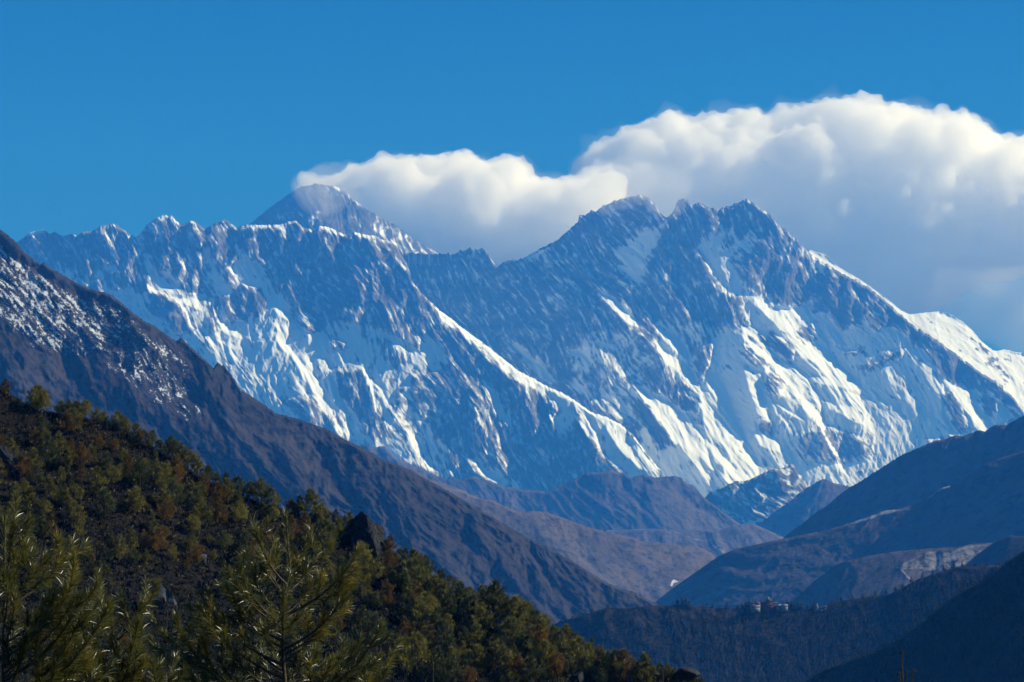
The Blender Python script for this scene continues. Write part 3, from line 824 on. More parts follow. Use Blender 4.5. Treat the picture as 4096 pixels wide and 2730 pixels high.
hill('hill', TANB, 'lower terrace broken by a pale landslide scar',
     [(3120,2450),(3202,2374),(3261,2321),(3350,2255),(3440,2231),(3576,2207),(3648,2201),(3707,2195),(3826,2189),(3886,2177),(3975,2171),(4060,2175),(4170,2190)],
     [(3120,6100),(4170,5900)], [(3120,2560),(4170,2500)], seed=141, theta=110, a=0.55, b=0.45, slope=30, jag=1.5, lit0=0.15, rough=0.6,
     lit='0.9 p 3588,2267 3707,2210 3826,2190 3963,2174 3916,2214 3856,2261 3797,2279 3707,2291 3648,2327\n0.5 p 3360,2260 3460,2240 3560,2230 3500,2270 3420,2300',
     scar='0.5 p 3570,2275 3640,2240 3707,2210 3826,2190 3963,2174 3940,2200 3856,2261 3797,2279 3740,2290\n0.6 s 3600,2275,10 3640,2320,12\n0.5 s 3700,2280,8 3720,2300,8\n0.5 s 3650,2270,8 3690,2305,8')
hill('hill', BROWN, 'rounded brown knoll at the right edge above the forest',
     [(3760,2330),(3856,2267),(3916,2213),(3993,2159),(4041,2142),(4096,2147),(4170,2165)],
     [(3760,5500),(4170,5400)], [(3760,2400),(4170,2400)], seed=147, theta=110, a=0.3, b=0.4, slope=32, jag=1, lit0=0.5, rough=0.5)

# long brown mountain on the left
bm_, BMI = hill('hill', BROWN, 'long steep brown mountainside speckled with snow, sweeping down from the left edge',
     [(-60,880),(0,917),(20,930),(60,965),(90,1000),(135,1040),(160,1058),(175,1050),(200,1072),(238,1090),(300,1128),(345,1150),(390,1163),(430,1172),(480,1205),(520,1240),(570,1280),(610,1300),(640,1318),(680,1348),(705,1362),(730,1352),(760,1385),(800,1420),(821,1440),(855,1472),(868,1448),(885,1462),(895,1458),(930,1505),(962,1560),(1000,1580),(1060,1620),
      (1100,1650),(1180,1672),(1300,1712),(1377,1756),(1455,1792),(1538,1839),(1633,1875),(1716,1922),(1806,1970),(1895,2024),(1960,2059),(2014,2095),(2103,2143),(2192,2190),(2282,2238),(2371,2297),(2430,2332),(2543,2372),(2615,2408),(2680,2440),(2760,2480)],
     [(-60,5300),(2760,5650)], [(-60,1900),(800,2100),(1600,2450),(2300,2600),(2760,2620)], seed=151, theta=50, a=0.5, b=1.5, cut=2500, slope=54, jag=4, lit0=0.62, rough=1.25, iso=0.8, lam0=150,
     snow='0.30 p -40,900 120,1040 300,1150 470,1230 560,1300 540,1340 470,1400 380,1440 280,1440 150,1400 0,1290 -60,1250\n0.42 p 60,1050 110,1040 180,1130 190,1220 170,1230 100,1150\n0.22 p 380,1430 540,1300 720,1400 800,1500 760,1640 640,1620 500,1540\n0.10 p 640,1620 800,1560 900,1640 760,1720',
     rock='-0.3 p 0,920 80,985 160,1060 340,1160 430,1180 420,1200 300,1160 130,1070 0,960', nza=0.9, nzs=24, ssoft=60, snow0=-0.5,
     shade='0 p 262,1543 333,1477 416,1501 565,1620 535,1680 357,1608 250,1578\n0 p 565,1650 642,1614 732,1781 833,1876 952,1894 1130,2025 1011,2060 773,1860\n0 p 946,1805 999,1733 1047,1751 1130,1793 1190,1924 1243,1995 1180,2050 952,1906 892,1840\n0 p 1279,1781 1400,1769 1419,1852 1500,1990 1450,2040 1309,1864\n0 p 428,1338 512,1290 595,1367 535,1492 416,1433\n0 p 268,1373 333,1314 416,1373 464,1433 357,1533 280,1463\n0 s 735,1360,10 790,1420,26 821,1445,14\n0 s 862,1455,10 920,1510,30 955,1565,14\n0.1 p 1300,1852 1419,1876 1496,1995 1550,1965 1657,2114 1640,2230 1478,2100\n0.1 s 1350,1770,14 1420,1800,30 1473,1870,12\n0.1 p 1812,2078 1895,2114 1954,2203 1865,2161\n0.05 s 1992,2277,14 2050,2320,40 2080,2380,20\n0.05 s 2141,2269,14 2189,2305,20\n0.05 s 2201,2317,10 2260,2370,22 2342,2441,12\n0.1 s 1720,1980,8 1800,2040,12 1900,2100,8\n0.1 s 1700,2200,14 1780,2290,30 1860,2360,20\n0.1 s 1900,2190,12 1990,2260,18\n0 s 0,960,30 130,1060,24 210,1100,14\n0 s 340,1165,14 420,1190,20 470,1220,10\n0.1 p 620,1420 720,1450 800,1540 900,1620 880,1700 760,1580 680,1520\n0.1 p 0,1500 120,1560 220,1640 100,1640 0,1580\n0.1 p 700,1760 900,1700 960,1760 860,1830 760,1800',
     scar='0.25 s 2120,2250,4 2090,2275,4\n0.5 s 2433,2405,3 2433,2415,3\n0.4 s 2440,2409,3 2465,2409,3\n0.4 s 2345,2440,6 2380,2445,5\n0.4 s 1985,2275,4 2000,2278,4\n0.35 s 2030,2280,5 2050,2284,5\n0.3 s 840,1860,8 940,1900,14 980,1930,8')

# wooded hill with the monastery, dark wooded slope at the right
mon, MOI = hill('hill', DARKH, 'wooded dark hill carrying the monastery on its flat top',
     [(2180,2520),(2241,2484),(2302,2472),(2362,2452),(2422,2432),(2503,2432),(2563,2427),(2615,2423),(2683,2421),(2744,2419),(2804,2427),(2845,2427),(2900,2433),(2990,2433),(3072,2434),(3141,2433),(3230,2437),(3290,2430),(3350,2406),(3470,2388),(3559,2376),(3618,2347),(3672,2317),(3767,2287),(3826,2269),(3933,2263),(4005,2262),(4060,2240),(4170,2200)],
     [(2180,3350),(4170,3230)], [(2180,2780),(4170,2780)], seed=161, theta=75, a=0.4, b=0.6, slope=42, jag=1.5, lit0=0.4, lam0=110, rough=0.8)
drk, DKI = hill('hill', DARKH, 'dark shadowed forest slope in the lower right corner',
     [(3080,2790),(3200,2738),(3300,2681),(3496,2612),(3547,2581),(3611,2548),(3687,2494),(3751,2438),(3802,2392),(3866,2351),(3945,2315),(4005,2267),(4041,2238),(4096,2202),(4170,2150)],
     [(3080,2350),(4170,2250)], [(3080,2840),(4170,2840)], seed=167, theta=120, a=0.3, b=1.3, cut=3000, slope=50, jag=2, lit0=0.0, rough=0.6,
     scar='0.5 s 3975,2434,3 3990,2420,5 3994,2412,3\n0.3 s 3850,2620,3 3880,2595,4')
# ------------------------------------------------------------------ clouds behind the summits
def ico(sub=2):
    import bmesh
    bm = bmesh.new(); bmesh.ops.create_icosphere(bm, subdivisions=sub, radius=1.0)
    V = np.array([v.co[:] for v in bm.verts]); Fc = np.array([[v.index for v in f.verts] for f in bm.faces]); bm.free()
    return V, Fc
ICO = ico(2)

def inside_dist(p, x, y):
    p = np.asarray(p, float); n = len(p); ins = False; dm = 1e9
    for k in range(n):
        ax, ay = p[k]; bx, by = p[(k + 1) % n]
        if (ay > y) != (by > y) and x < (bx - ax) * (y - ay) / (by - ay) + ax: ins = not ins
        dx, dy = bx - ax, by - ay
        t = min(1, max(0, ((x - ax) * dx + (y - ay) * dy) / (dx * dx + dy * dy + 1e-9)))
        dm = min(dm, math.hypot(x - ax - t * dx, y - ay - t * dy))
    return dm if ins else -dm

def cloud_mat(name, density):
    t = NT(name)
    v = t.n.new('ShaderNodeVolumePrincipled')
    v.inputs['Color'].default_value = (1, 1, 1, 1); v.inputs['Density'].default_value = density
    v.inputs['Anisotropy'].default_value = 0.0
    t.link(v.outputs[0], t.out.inputs['Volume'])
    return t.m

def tex(name, size, depth=3):
    t = bpy.data.textures.new(name, 'CLOUDS'); t.noise_scale = size; t.noise_depth = depth
    return t

def cloud(label, poly, Y, n, rmin, rmax, depth, density, voxel=45.0, disp=(220, 90), seed=1, parent=None, name='cloud', frac=0.9, dy=0.0):
    rng = np.random.default_rng(seed)
    p = np.asarray(poly, float)
    Vs, Fs, off, cnt, tries = [], [], 0, 0, 0
    while cnt < n and tries < 60000:
        tries += 1
        x = rng.uniform(p[:, 0].min(), p[:, 0].max()); y = rng.uniform(p[:, 1].min(), p[:, 1].max())
        d = inside_dist(poly, x, y)
        if d < 8: continue
        r = min(d * frac, rmax)
        if r < rmin: continue
        if r > rmin * 2.2 and rng.random() < 0.35: r *= rng.uniform(0.5, 0.9)
        yy = Y + dy + rng.uniform(-1, 1) * depth * min(1, d / rmax)
        c = at(x, y, yy); R = r * yy / F
        Vs.append(ICO[0] * R * np.array([1, 1.15, 0.95]) + c); Fs.append(ICO[1] + off); off += len(ICO[0]); cnt += 1
    for gx in np.arange(p[:, 0].min(), p[:, 0].max(), 55.0):           # solid heart, no hollows between the puffs
        for gy in np.arange(p[:, 1].min(), p[:, 1].max(), 55.0):
            d = inside_dist(poly, gx, gy)
            if d < rmin * 1.2: continue
            R = min(d * 0.95, rmax * 0.8) * Y / F
            Vs.append(ICO[0] * R + at(gx, gy, Y + dy)); Fs.append(ICO[1] + off); off += len(ICO[0])
    o = mesh_np(name, np.concatenate(Vs), np.concatenate(Fs), cloud_mat('cloud_vapour', density), parent=parent, smooth=True)
    m = o.modifiers.new('union', 'REMESH'); m.mode = 'VOXEL'; m.voxel_size = voxel; m.use_smooth_shade = True
    for q, (s_, sc_) in enumerate(((disp[0], 420), (disp[1], 150), (disp[1] * 0.45, 60), (disp[1] * 0.2, 28))):
        d_ = o.modifiers.new('billow', 'DISPLACE'); d_.texture = tex('billow', sc_, 4); d_.strength = s_; d_.mid_level = 0.5
        d_.texture_coords = 'GLOBAL'
    m2 = o.modifiers.new('skin', 'REMESH'); m2.mode = 'VOXEL'; m2.voxel_size = voxel * 0.7; m2.use_smooth_shade = True
    if label: tag(o, label, 'cloud', kind='thing')
    return o

CL_R = [(2300,1000),(2260,820),(2262,700),(2290,640),(2340,600),(2400,575),(2450,540),(2510,505),(2570,480),(2640,462),(2700,450),(2740,462),(2800,470),(2860,445),(2950,432),(3040,428),(3100,436),(3170,425),(3250,420),(3310,395),(3390,378),(3450,372),(3510,380),(3560,402),(3620,412),(3660,430),(3720,440),(3760,425),(3800,450),(3860,448),(3920,470),(3970,520),(4020,535),(4096,525),(4200,560),(4500,620),(4700,700),(4700,1080),(4300,1090),(4096,1130),(3960,1150),(3850,1190),(3740,1235),(3640,1290),(3560,1320),(3400,1250),(3000,1200),(2600,1150)]
CL_L = [(1150,1010),(1180,900),(1185,760),(1200,720),(1260,685),(1330,690),(1400,655),(1470,640),(1520,605),(1580,610),(1660,600),(1740,612),(1800,588),(1860,592),(1900,612),(1970,618),(2040,608),(2095,622),(2120,660),(2130,700),(2200,715),(2290,700),(2400,640),(2500,700),(2500,1100),(2200,1150),(1900,1120),(1600,1100)]
def grow(poly, d):
    p = np.asarray(poly, float); q = []
    n = len(p)
    for k in range(n):
        t = p[(k + 1) % n] - p[k - 1]; t /= np.linalg.norm(t) + 1e-9
        q.append(tuple(p[k] + d * np.array([t[1], -t[0]])))
    return q
cr = cloud('huge white cloud bank over the wall on the right', CL_R, 25800, 900, 18, 150, 300, 0.0075, seed=5, disp=(180, 240), voxel=28)
cloud(None, grow(CL_R, 10), 25800, 420, 26, 200, 500, 0.0003, seed=15, disp=(420, 260), voxel=55, parent=cr, name='veil', frac=1.0)
cl = cloud('lower white cloud trailing to the right behind the dark pyramid', CL_L, 24800, 640, 14, 110, 240, 0.0075, seed=6, disp=(140, 190), voxel=24)
cloud(None, grow(CL_L, 8), 24800, 300, 20, 130, 350, 0.0003, seed=16, disp=(360, 220), voxel=50, parent=cl, name='veil', frac=1.0)

cloud(None, [(3520,1200),(3700,1090),(3900,1050),(4096,1040),(4450,1040),(4450,1440),(4200,1440),(4050,1420),(3900,1370),(3760,1300),(3620,1290)], 25400, 220, 24, 120, 300, 0.0010, voxel=60, disp=(320, 200), seed=18, parent=cr, name='veil', frac=1.0)
def wisp(label, poly, Y, n, r0, r1, dens, seed):  # thin cloud wisps drawn across the two summits
    o = cloud(None, poly, Y, n, r0, r1, 120, dens, voxel=26, disp=(240, 170), seed=seed, name='cloud_wisp')
    tag(o, label, 'cloud wisp', kind='stuff')
wisp('thin wisp of cloud and wind-blown snow off the dark pyramid summit', [(1178,775),(1186,735),(1215,700),(1270,672),(1340,668),(1430,650),(1480,680),(1440,740),(1390,775),(1350,805),(1290,850),(1230,830),(1195,800)], 21150, 150, 7, 34, 0.0010, 21)
wisp('thin wisp of cloud over the broken crest of the rock wall', [(2290,830),(2330,760),(2400,690),(2520,650),(2640,650),(2760,690),(2800,740),(2745,805),(2700,870),(2640,895),(2570,840),(2480,835),(2400,855),(2340,865)], 19650, 240, 7, 40, 0.0012, 22)
# ------------------------------------------------------------------ near hillside with young pines and rocks
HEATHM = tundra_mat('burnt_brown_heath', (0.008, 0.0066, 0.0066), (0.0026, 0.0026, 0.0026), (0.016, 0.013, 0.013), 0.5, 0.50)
NH_SKY = [(-60,1530),(0,1541),(36,1568),(59,1585),(119,1622),(238,1652),(333,1670),(440,1684),(535,1736),(625,1796),(714,1850),(833,1920),(952,1975),(1040,2005),(1106,2028),(1142,2034),(1213,2062),(1300,2085),(1356,2100),(1450,2140),(1526,2175),(1600,2246),(1679,2290),(1737,2312),(1812,2360),(1900,2414),(1940,2408),(1984,2414),
          (2073,2452),(2161,2494),(2241,2562),(2318,2598),(2342,2608),(2422,2642),(2503,2682),(2615,2702),(2704,2710),(2784,2712),(2824,2738),(2900,2790)]
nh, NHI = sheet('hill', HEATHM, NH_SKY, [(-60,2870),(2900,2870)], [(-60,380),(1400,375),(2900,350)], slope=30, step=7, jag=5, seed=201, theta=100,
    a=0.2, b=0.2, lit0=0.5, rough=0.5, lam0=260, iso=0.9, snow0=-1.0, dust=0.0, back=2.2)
tag(nh, 'dark near hillside of burnt heath falling from upper left to lower right', 'hill', kind='structure')

def on_hill(inf, x, y):
    """point of a sheet seen at pixel x, y"""
    P, xs, sk, bt = inf['P'], inf['xs'], inf['sk'], inf['bt']
    j = np.clip((x - xs[0]) / (xs[1] - xs[0]), 0, len(xs) - 1.001)
    j0 = int(j); u = j - j0
    s0 = sk[j0] * (1 - u) + sk[j0 + 1] * u; b0 = bt[j0] * (1 - u) + bt[j0 + 1] * u
    i = np.clip((y - s0) / (b0 - s0), 0, 1) * (P.shape[0] - 1.001)
    i0 = int(i); v = i - i0
    return (P[i0, j0] * (1 - u) + P[i0, j0 + 1] * u) * (1 - v) + (P[i0 + 1, j0] * (1 - u) + P[i0 + 1, j0 + 1] * u) * v

def skyl(inf, x): return float(np.interp(x, inf['xs'], inf['sk']))

def foliage_mat(name, a, b, tip, transl=0.30, gloss=0.45):
    t = NT(name)
    at_ = t.attr('hue')
    oi = t.new('ObjectInfo')
    f = t.math('ADD', at_, t.math('MULTIPLY', t.math('SUBTRACT', oi.outputs['Random'], 0.5), 0.35))
    c = t.ramp(f, [(0.15, a), (0.55, b), (0.9, tip)])
    p = t.new('BsdfPrincipled'); t.link(c, p.inputs['Base Color'])
    p.inputs['Roughness'].default_value = gloss; p.inputs['Specular IOR Level'].default_value = 0.3
    tr = t.new('BsdfTranslucent'); t.link(c, tr.inputs['Color'])
    mx = t.new('MixShader'); mx.inputs[0].default_value = transl
    t.link(p.outputs[0], mx.inputs[1]); t.link(tr.outputs[0], mx.inputs[2]); t.link(mx.outputs[0], t.out.inputs['Surface'])
    return t.m

# ---- heath tufts (uncountable ground cover)
def tufts(inf, n, seed, xr, yr, size, mat, label, name='heath', nb=9, lean=0.5, dens=None):
    rng = np.random.default_rng(seed)
    Vs, Fs = [], []; off = 0; k = 0
    while k < n:
        x = rng.uniform(*xr); s0 = skyl(inf, x)
        y = rng.uniform(max(s0 + 2, yr[0]), yr[1]) if yr[1] > s0 + 4 else None
        if y is None: continue
        if dens is not None and rng.random() > dens(x, y): continue
        k += 1
        c = on_hill(inf, x, y)
        s = size * rng.uniform(0.5, 1.5)
        a = rng.uniform(0, 2 * np.pi, nb); r = s * rng.uniform(0.1, 1.0, nb); h = s * rng.uniform(0.35, 1.0, nb)
        bx = c[0] + np.cos(a) * r * 0.45; by = c[1] + np.sin(a) * r * 0.45
        w = s * 0.28
        p = rng.uniform(0, np.pi, nb)
        A = np.stack([bx - np.cos(p) * w, by - np.sin(p) * w, np.full(nb, c[2] - 0.12 * s)], -1)
        B = np.stack([bx + np.cos(p) * w, by + np.sin(p) * w, np.full(nb, c[2] - 0.12 * s)], -1)
        D = np.stack([bx + np.cos(a) * r * lean, by + np.sin(a) * r * lean, c[2] + h], -1)
        Vs.append(np.stack([A, B, D], 1).reshape(-1, 3)); Fs.append(np.arange(nb * 3).reshape(-1, 3) + off); off += nb * 3
    o = mesh_np(name, np.concatenate(Vs), np.concatenate(Fs), mat)
    tag(o, label, name, kind='stuff')
    return o
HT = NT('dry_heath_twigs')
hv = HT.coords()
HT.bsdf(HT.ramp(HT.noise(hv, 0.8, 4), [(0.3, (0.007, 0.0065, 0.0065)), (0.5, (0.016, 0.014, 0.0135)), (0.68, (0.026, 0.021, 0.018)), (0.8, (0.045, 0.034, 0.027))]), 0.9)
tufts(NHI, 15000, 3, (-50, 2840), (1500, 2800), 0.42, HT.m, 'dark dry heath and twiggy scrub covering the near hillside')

SCRUB = foliage_mat('low_scrub_leaves', (0.014, 0.016, 0.006), (0.060, 0.056, 0.016), (0.12, 0.085, 0.025))
def scrub(n, seed):
    rng = np.random.default_rng(seed); Vs, Fs, Hs = [], [], []; off = 0; k = 0; nb = 34
    while k < n:
        x = rng.uniform(-50, 2800); s0 = skyl(NHI, x); y = rng.uniform(s0 + 4, max(s0 + 6, 2800))
        d = 0.35 + 0.9 * float(fbm(np.array([x / 130.0]), np.array([y / 90.0]), 3, 77)[0])
        if 450 < x < 1250 and y > 2300: d *= 0.4
        if rng.random() > d: continue
        k += 1; c = on_hill(NHI, x, y); s = rng.uniform(0.35, 1.0)
        p = c + rng.normal(0, 1, (nb, 3)) * np.array([0.45, 0.45, 0.22]) * s + np.array([0, 0, 0.35 * s])
        dr = rng.normal(0, 0.6, (nb, 3)) + np.array([0, 0, 0.7]); dr /= np.linalg.norm(dr, axis=1)[:, None]
        q = np.cross(dr, rng.normal(size=(nb, 3))); q /= np.linalg.norm(q, axis=1)[:, None]
        ln = rng.uniform(0.12, 0.26, nb)[:, None]
        Vs.append(np.stack([p - q * 0.045, p + q * 0.045, p + dr * ln], 1).reshape(-1, 3)); Fs.append(np.arange(nb * 3).reshape(-1, 3) + off); off += nb * 3
        Hs.append(np.repeat(np.clip(rng.uniform(0.15, 0.75) + rng.normal(0, 0.1, nb), 0, 1), 3))
    o = mesh_np('scrub', np.concatenate(Vs), np.concatenate(Fs), SCRUB, attrs={'hue': np.concatenate(Hs)})
    tag(o, 'low olive and brown scrub spread between the young pines', 'scrub', kind='stuff')
scrub(4200, 91)

# ---- rocks
def rock_mat(name, a, b, sc):
    t = NT(name); v = t.coords()
    n = t.noise(v, sc, 8, 0.7)
    t.bsdf(t.ramp(n, [(0.30, a), (0.52, b), (0.70, tuple(1.6 * q for q in b))]), 0.85, t.bump(t.noise(v, sc * 2.5, 8, 0.75), 0.25, 0.9), 0.2)
    return t.m
RK_D = rock_mat('dark_weathered_rock', (0.008, 0.008, 0.009), (0.022, 0.024, 0.030), 1.1)
RK_P = rock_mat('pale_grey_rock', (0.02, 0.023, 0.03), (0.075, 0.082, 0.10), 2.0)
ICO5 = ico(5) if 'ico' in globals() else None
def rock(label, x, y, w, h, seed, mat, Y=None, lean=0.0, peak=0.0, sink=0.25, name='boulder', dy=0.0):
    global ICO5
    if ICO5 is None: ICO5 = ico(5)
    rng = np.random.default_rng(seed)
    V = ICO5[0].copy()
    for k in range(11):                                   # planar breaks
        n = rng.normal(size=3); n /= np.linalg.norm(n)
        d = rng.uniform(0.42, 0.80)
        q = V @ n
        V = V - np.clip(q - d, 0, None)[:, None] * n[None] * 0.97
    s = V[:, 0] * 3 + seed; u = V[:, 2] * 3 - V[:, 1] * 3.1
    V = V * (1 + 0.06 * fbm(s, u, 4, seed, 0.6) + 0.05 * ridged(s * 2.2, u * 2.2, 3, seed + 3))[:, None]
    zt = V[:, 2]
    V[:, 0] = V[:, 0] * (1 - peak * np.clip(zt, -0.3, 1)) + lean * zt
    V[:, 2] = zt
    V -= 0.5 * (V.max(0) + V.min(0)); V /= 0.5 * (V.max(0) - V.min(0))
    c = on_hill(NHI, x, y) if Y is None else at(x, y, Y)
    m = c[1] / F
    o = mesh_np(name, V * np.array([w * m / 2, (w + h) * m * 0.3, h * m * (1 + sink) / 2]), ICO5[1], mat, smooth=False)
    o.location = (c[0], c[1] + dy, c[2] + h * m * (1 - sink) / 2 - 0.0)
    tag(o, label, 'boulder' if name == 'boulder' else 'rock')
    return o
def crag(label, pts, Y, seed, mat, name='crag', rough_=0.30):
    """angular rock: hull of corner points given as photo pixel x, y and metres behind the hillside, broken up"""
    import bmesh
    c0 = at(pts[0][0], pts[0][1], Y)
    bm = bmesh.new()
    for (x, y, d) in pts:
        bm.verts.new(tuple(at(x, y, Y + d) - c0))
    r = bmesh.ops.convex_hull(bm, input=bm.verts)
    bmesh.ops.triangulate(bm, faces=bm.faces[:])
    for k in range(4):
        bmesh.ops.subdivide_edges(bm, edges=bm.edges[:], cuts=1, use_grid_fill=True)
    bm.normal_update()
    V = np.array([v.co[:] for v in bm.verts]); Nv = np.array([v.normal[:] for v in bm.verts])
    s = V[:, 0] + 0.6 * V[:, 1]; u = V[:, 2] - 0.4 * V[:, 1]
    d = rough_ * (2.2 * fbm(s * 0.35, u * 0.35, 3, seed) + 1.6 * (ridged(s * 0.8 + 0.5 * u, u * 0.5, 4, seed + 3, 0.6) - 0.5) + 0.8 * (np.abs(fbm(s * 2.2, u * 2.2, 3, seed + 6)) - 0.2))
    V = V + Nv * d[:, None]
    for v, q in zip(bm.verts, V): v.co = q
    me = bpy.data.meshes.new(name); bm.to_mesh(me); bm.free(); me.materials.append(mat)
    o = bpy.data.objects.new(name, me); COL.objects.link(o); o.location = c0
    tag(o, label, 'rock')
    return o
crag('big dark crag on the crest with a sheer black left face and grey right side',
     [(1445,2046,0.5),(1462,2052,0.0),(1488,2082,-0.6),(1530,2112,1.2),(1540,2200,0.6),(1512,2262,-1.6),(1420,2270,-0.4),(1358,2240,1.6),(1352,2140,2.2),(1385,2095,1.6),(1476,2120,-1.9),(1500,2190,-2.6),(1450,2160,5),(1450,2280,4)], 371.0, 3, RK_D)
crag('dark wedge-shaped boulder just left of the big crag',
     [(1268,2040,0.2),(1303,2030,0.2),(1325,2052,-0.5),(1362,2094,0.6),(1340,2125,-0.8),(1240,2125,-0.2),(1236,2085,1.0),(1310,2085,-1.4),(1300,2075,2.5)], 374.0, 8, RK_D, name='boulder', rough_=0.09)
crag('pale split boulder in the middle of the heath, larger upper slab',
     [(618,2320,0.2),(640,2330,-0.4),(660,2360,-0.2),(664,2400,0.2),(655,2425,-0.5),(630,2390,-0.6),(612,2360,0.2),(575,2400,0.9),(585,2380,0.9),(640,2370,1.6),(600,2420,1.2)], 338.0, 12, RK_P, name='boulder', rough_=0.07)
crag('narrow pale slab leaning right below the larger split slab',
     [(668,2352,0.2),(690,2378,-0.3),(708,2418,0.1),(700,2424,-0.2),(672,2402,-0.4),(662,2372,0.3),(690,2395,1.0)], 337.0, 17, RK_P, name='boulder', rough_=0.05)
crag('dark craggy outcrop at the upper left end of the crest',
     [(-25,1600,0),(40,1592,0),(88,1622,-0.5),(122,1690,0),(60,1712,-1),(-25,1712,-0.5),(40,1645,-1.5),(30,1625,3),(70,1660,2.5)], 378.0, 21, RK_D, rough_=0.25)
crag('long grey rock slab at the left edge among the pines',
     [(-15,1775,0),(40,1800,-0.3),(92,1840,-0.4),(134,1880,0),(120,1896,-0.6),(50,1892,-1),(-15,1896,-0.8),(20,1820,-1.2),(40,1835,2.4)], 362.0, 25, RK_D, rough_=0.16)
rock('small pale rock between the bushes above the split boulder', 808, 2250, 40, 38, 29, RK_P)
rock('low dark rock ledge on the crest right of the big crag', 1800, 2390, 120, 40, 33, RK_D)
rock('grey boulder in heath on the lower right part of the hillside', 2128, 2590, 44, 46, 37, RK_D, lean=-0.3, peak=0.3)
rock('grey boulder near the bottom edge', 2318, 2740, 56, 60, 41, RK_D, lean=-0.2, peak=0.3)
rock('dark hump of rock at the low right end of the hillside', 2745, 2722, 120, 52, 45, RK_D)
rock('flat grey stone behind the tips of the left foreground pine', 740, 2650, 130, 46, 49, RK_D, lean=-0.4)
rock('small grey stone on the slope below the big crag', 1600, 2560, 40, 30, 53, RK_D)

# ---- young pines on the hillside
FOL = {'olive': foliage_mat('olive_pine_needles', (0.036, 0.040, 0.010), (0.15, 0.14, 0.025), (0.31, 0.26, 0.046)),
       'dark green': foliage_mat('dark_pine_needles', (0.020, 0.030, 0.011), (0.09, 0.105, 0.029), (0.21, 0.19, 0.05)),
       'rust-tinged': foliage_mat('rusty_pine_needles', (0.042, 0.036, 0.009), (0.145, 0.10, 0.02), (0.22, 0.12, 0.025))}
bk = NT('rough_pine_bark'); bk.bsdf(bk.ramp(bk.noise(bk.coords(), 9.0, 6), [(0.3, (0.02, 0.016, 0.013)), (0.7, (0.07, 0.055, 0.045))]), 0.95)
BARK = bk.m

def tube(path, radii, n=6):
    path = np.asarray(path, float); radii = np.asarray(radii, float)
    T = np.gradient(path, axis=0); T /= np.linalg.norm(T, axis=1)[:, None] + 1e-9
    ref = np.where(np.abs(T[:, 2:3]) > 0.9, np.array([[1.0, 0, 0]]), np.array([[0, 0, 1.0]]))
    U = np.cross(T, ref); U /= np.linalg.norm(U, axis=1)[:, None] + 1e-9
    Wv = np.cross(T, U)
    a = np.linspace(0, 2 * np.pi, n, endpoint=False)
    V = path[:, None] + radii[:, None, None] * (np.cos(a)[None, :, None] * U[:, None] + np.sin(a)[None, :, None] * Wv[:, None])
    m = len(path)
    idx = np.arange(m * n).reshape(m, n)
    Fc = np.stack([idx[:-1], np.roll(idx[:-1], -1, 1), np.roll(idx[1:], -1, 1), idx[1:]], -1).reshape(-1, 4)
    return V.reshape(-1, 3), Fc

class Bag:
    def __init__(s): s.V, s.F, s.h, s.o = [], [], [], 0
    def add(s, V, Fc, hue=None):
        s.V.append(V); s.F.append(Fc + s.o); s.o += len(V)
        s.h.append(np.full(len(V), 0.5) if hue is None else hue)
    def mesh(s, name, mat, parent=None, smooth=False):
        return mesh_np(name, np.concatenate(s.V), np.concatenate(s.F), mat, parent=parent, smooth=smooth, attrs={'hue': np.concatenate(s.h)})

def pine_proto(seed, colour, h=1.0, width=0.34, nb=46, rust=0.2, low=0.06):
    """unit-height young pine: bushy whorled crown of needle tufts"""
    rng = np.random.default_rng(seed)
    B = Bag(); TR = Bag()
    z = np.linspace(-0.12, 0.97, 7)
    cur = np.cumsum(rng.normal(0, 0.008, (7, 2)), 0)
    tp = np.stack([cur[:, 0], cur[:, 1], z], -1)
    V, Fc = tube(tp, 0.022 * (1 - np.linspace(0, 0.85, 7)), 6); TR.add(V, Fc)
    hue_c = rng.uniform(0, 2 * np.pi)
    for k in range(nb):
        t = (k + rng.random()) / nb
        zz = low + (0.99 - low) * t ** 0.85
        prof = width * ((1 - t) ** 0.85 * (0.6 + 0.4 * min(1, t / 0.15)) * 1.15 + 0.04)
        az = k * 2.4 + rng.normal(0, 0.5)
        L = prof * rng.uniform(0.45, 1.15)
        up = rng.uniform(0.25, 0.75)
        base = np.array([np.interp(zz, z, cur[:, 0]), np.interp(zz, z, cur[:, 1]), zz])
        dr = np.array([math.cos(az), math.sin(az), up]); dr /= np.linalg.norm(dr)
        nt = max(5, int(24 * L / width)); cl_h = rng.uniform(0.28, 0.72)
        for q in range(nt):
            u = 0.30 + 0.75 * rng.random() ** 0.6
            side = rng.normal(0, 0.13, 3) * L * (0.5 + 0.6 * u)
            p = base + dr * L * u + side + np.array([0, 0, 0.22 * L * u * u])
            nn = 6
            d = dr[None] * 0.8 + rng.normal(0, 0.5, (nn, 3)) + np.array([0, 0, 0.75])[None]
            d /= np.linalg.norm(d, axis=1)[:, None]
            ln = rng.uniform(0.05, 0.105, nn) * (0.8 + 0.5 * width / 0.34)
            s_ = np.cross(d, rng.normal(size=(nn, 3))); s_ /= np.linalg.norm(s_, axis=1)[:, None] + 1e-9
            wd = 0.0085
            A = p + s_ * wd; C = p - s_ * wd; D = p + d * ln[:, None]
            V = np.stack([A, C, D], 1).reshape(-1, 3)
            hh = cl_h + rng.normal(0, 0.10)
            if rng.random() < rust * (1.5 if math.cos(az - hue_c) > 0.2 and t < 0.5 else 0.35): hh += 0.4
            B.add(V, np.arange(nn * 3).reshape(-1, 3), np.full(nn * 3, hh))
    crown = B.mesh('crown', FOL[colour]); trunk = TR.mesh('trunk', BARK, smooth=True)
    return crown, trunk

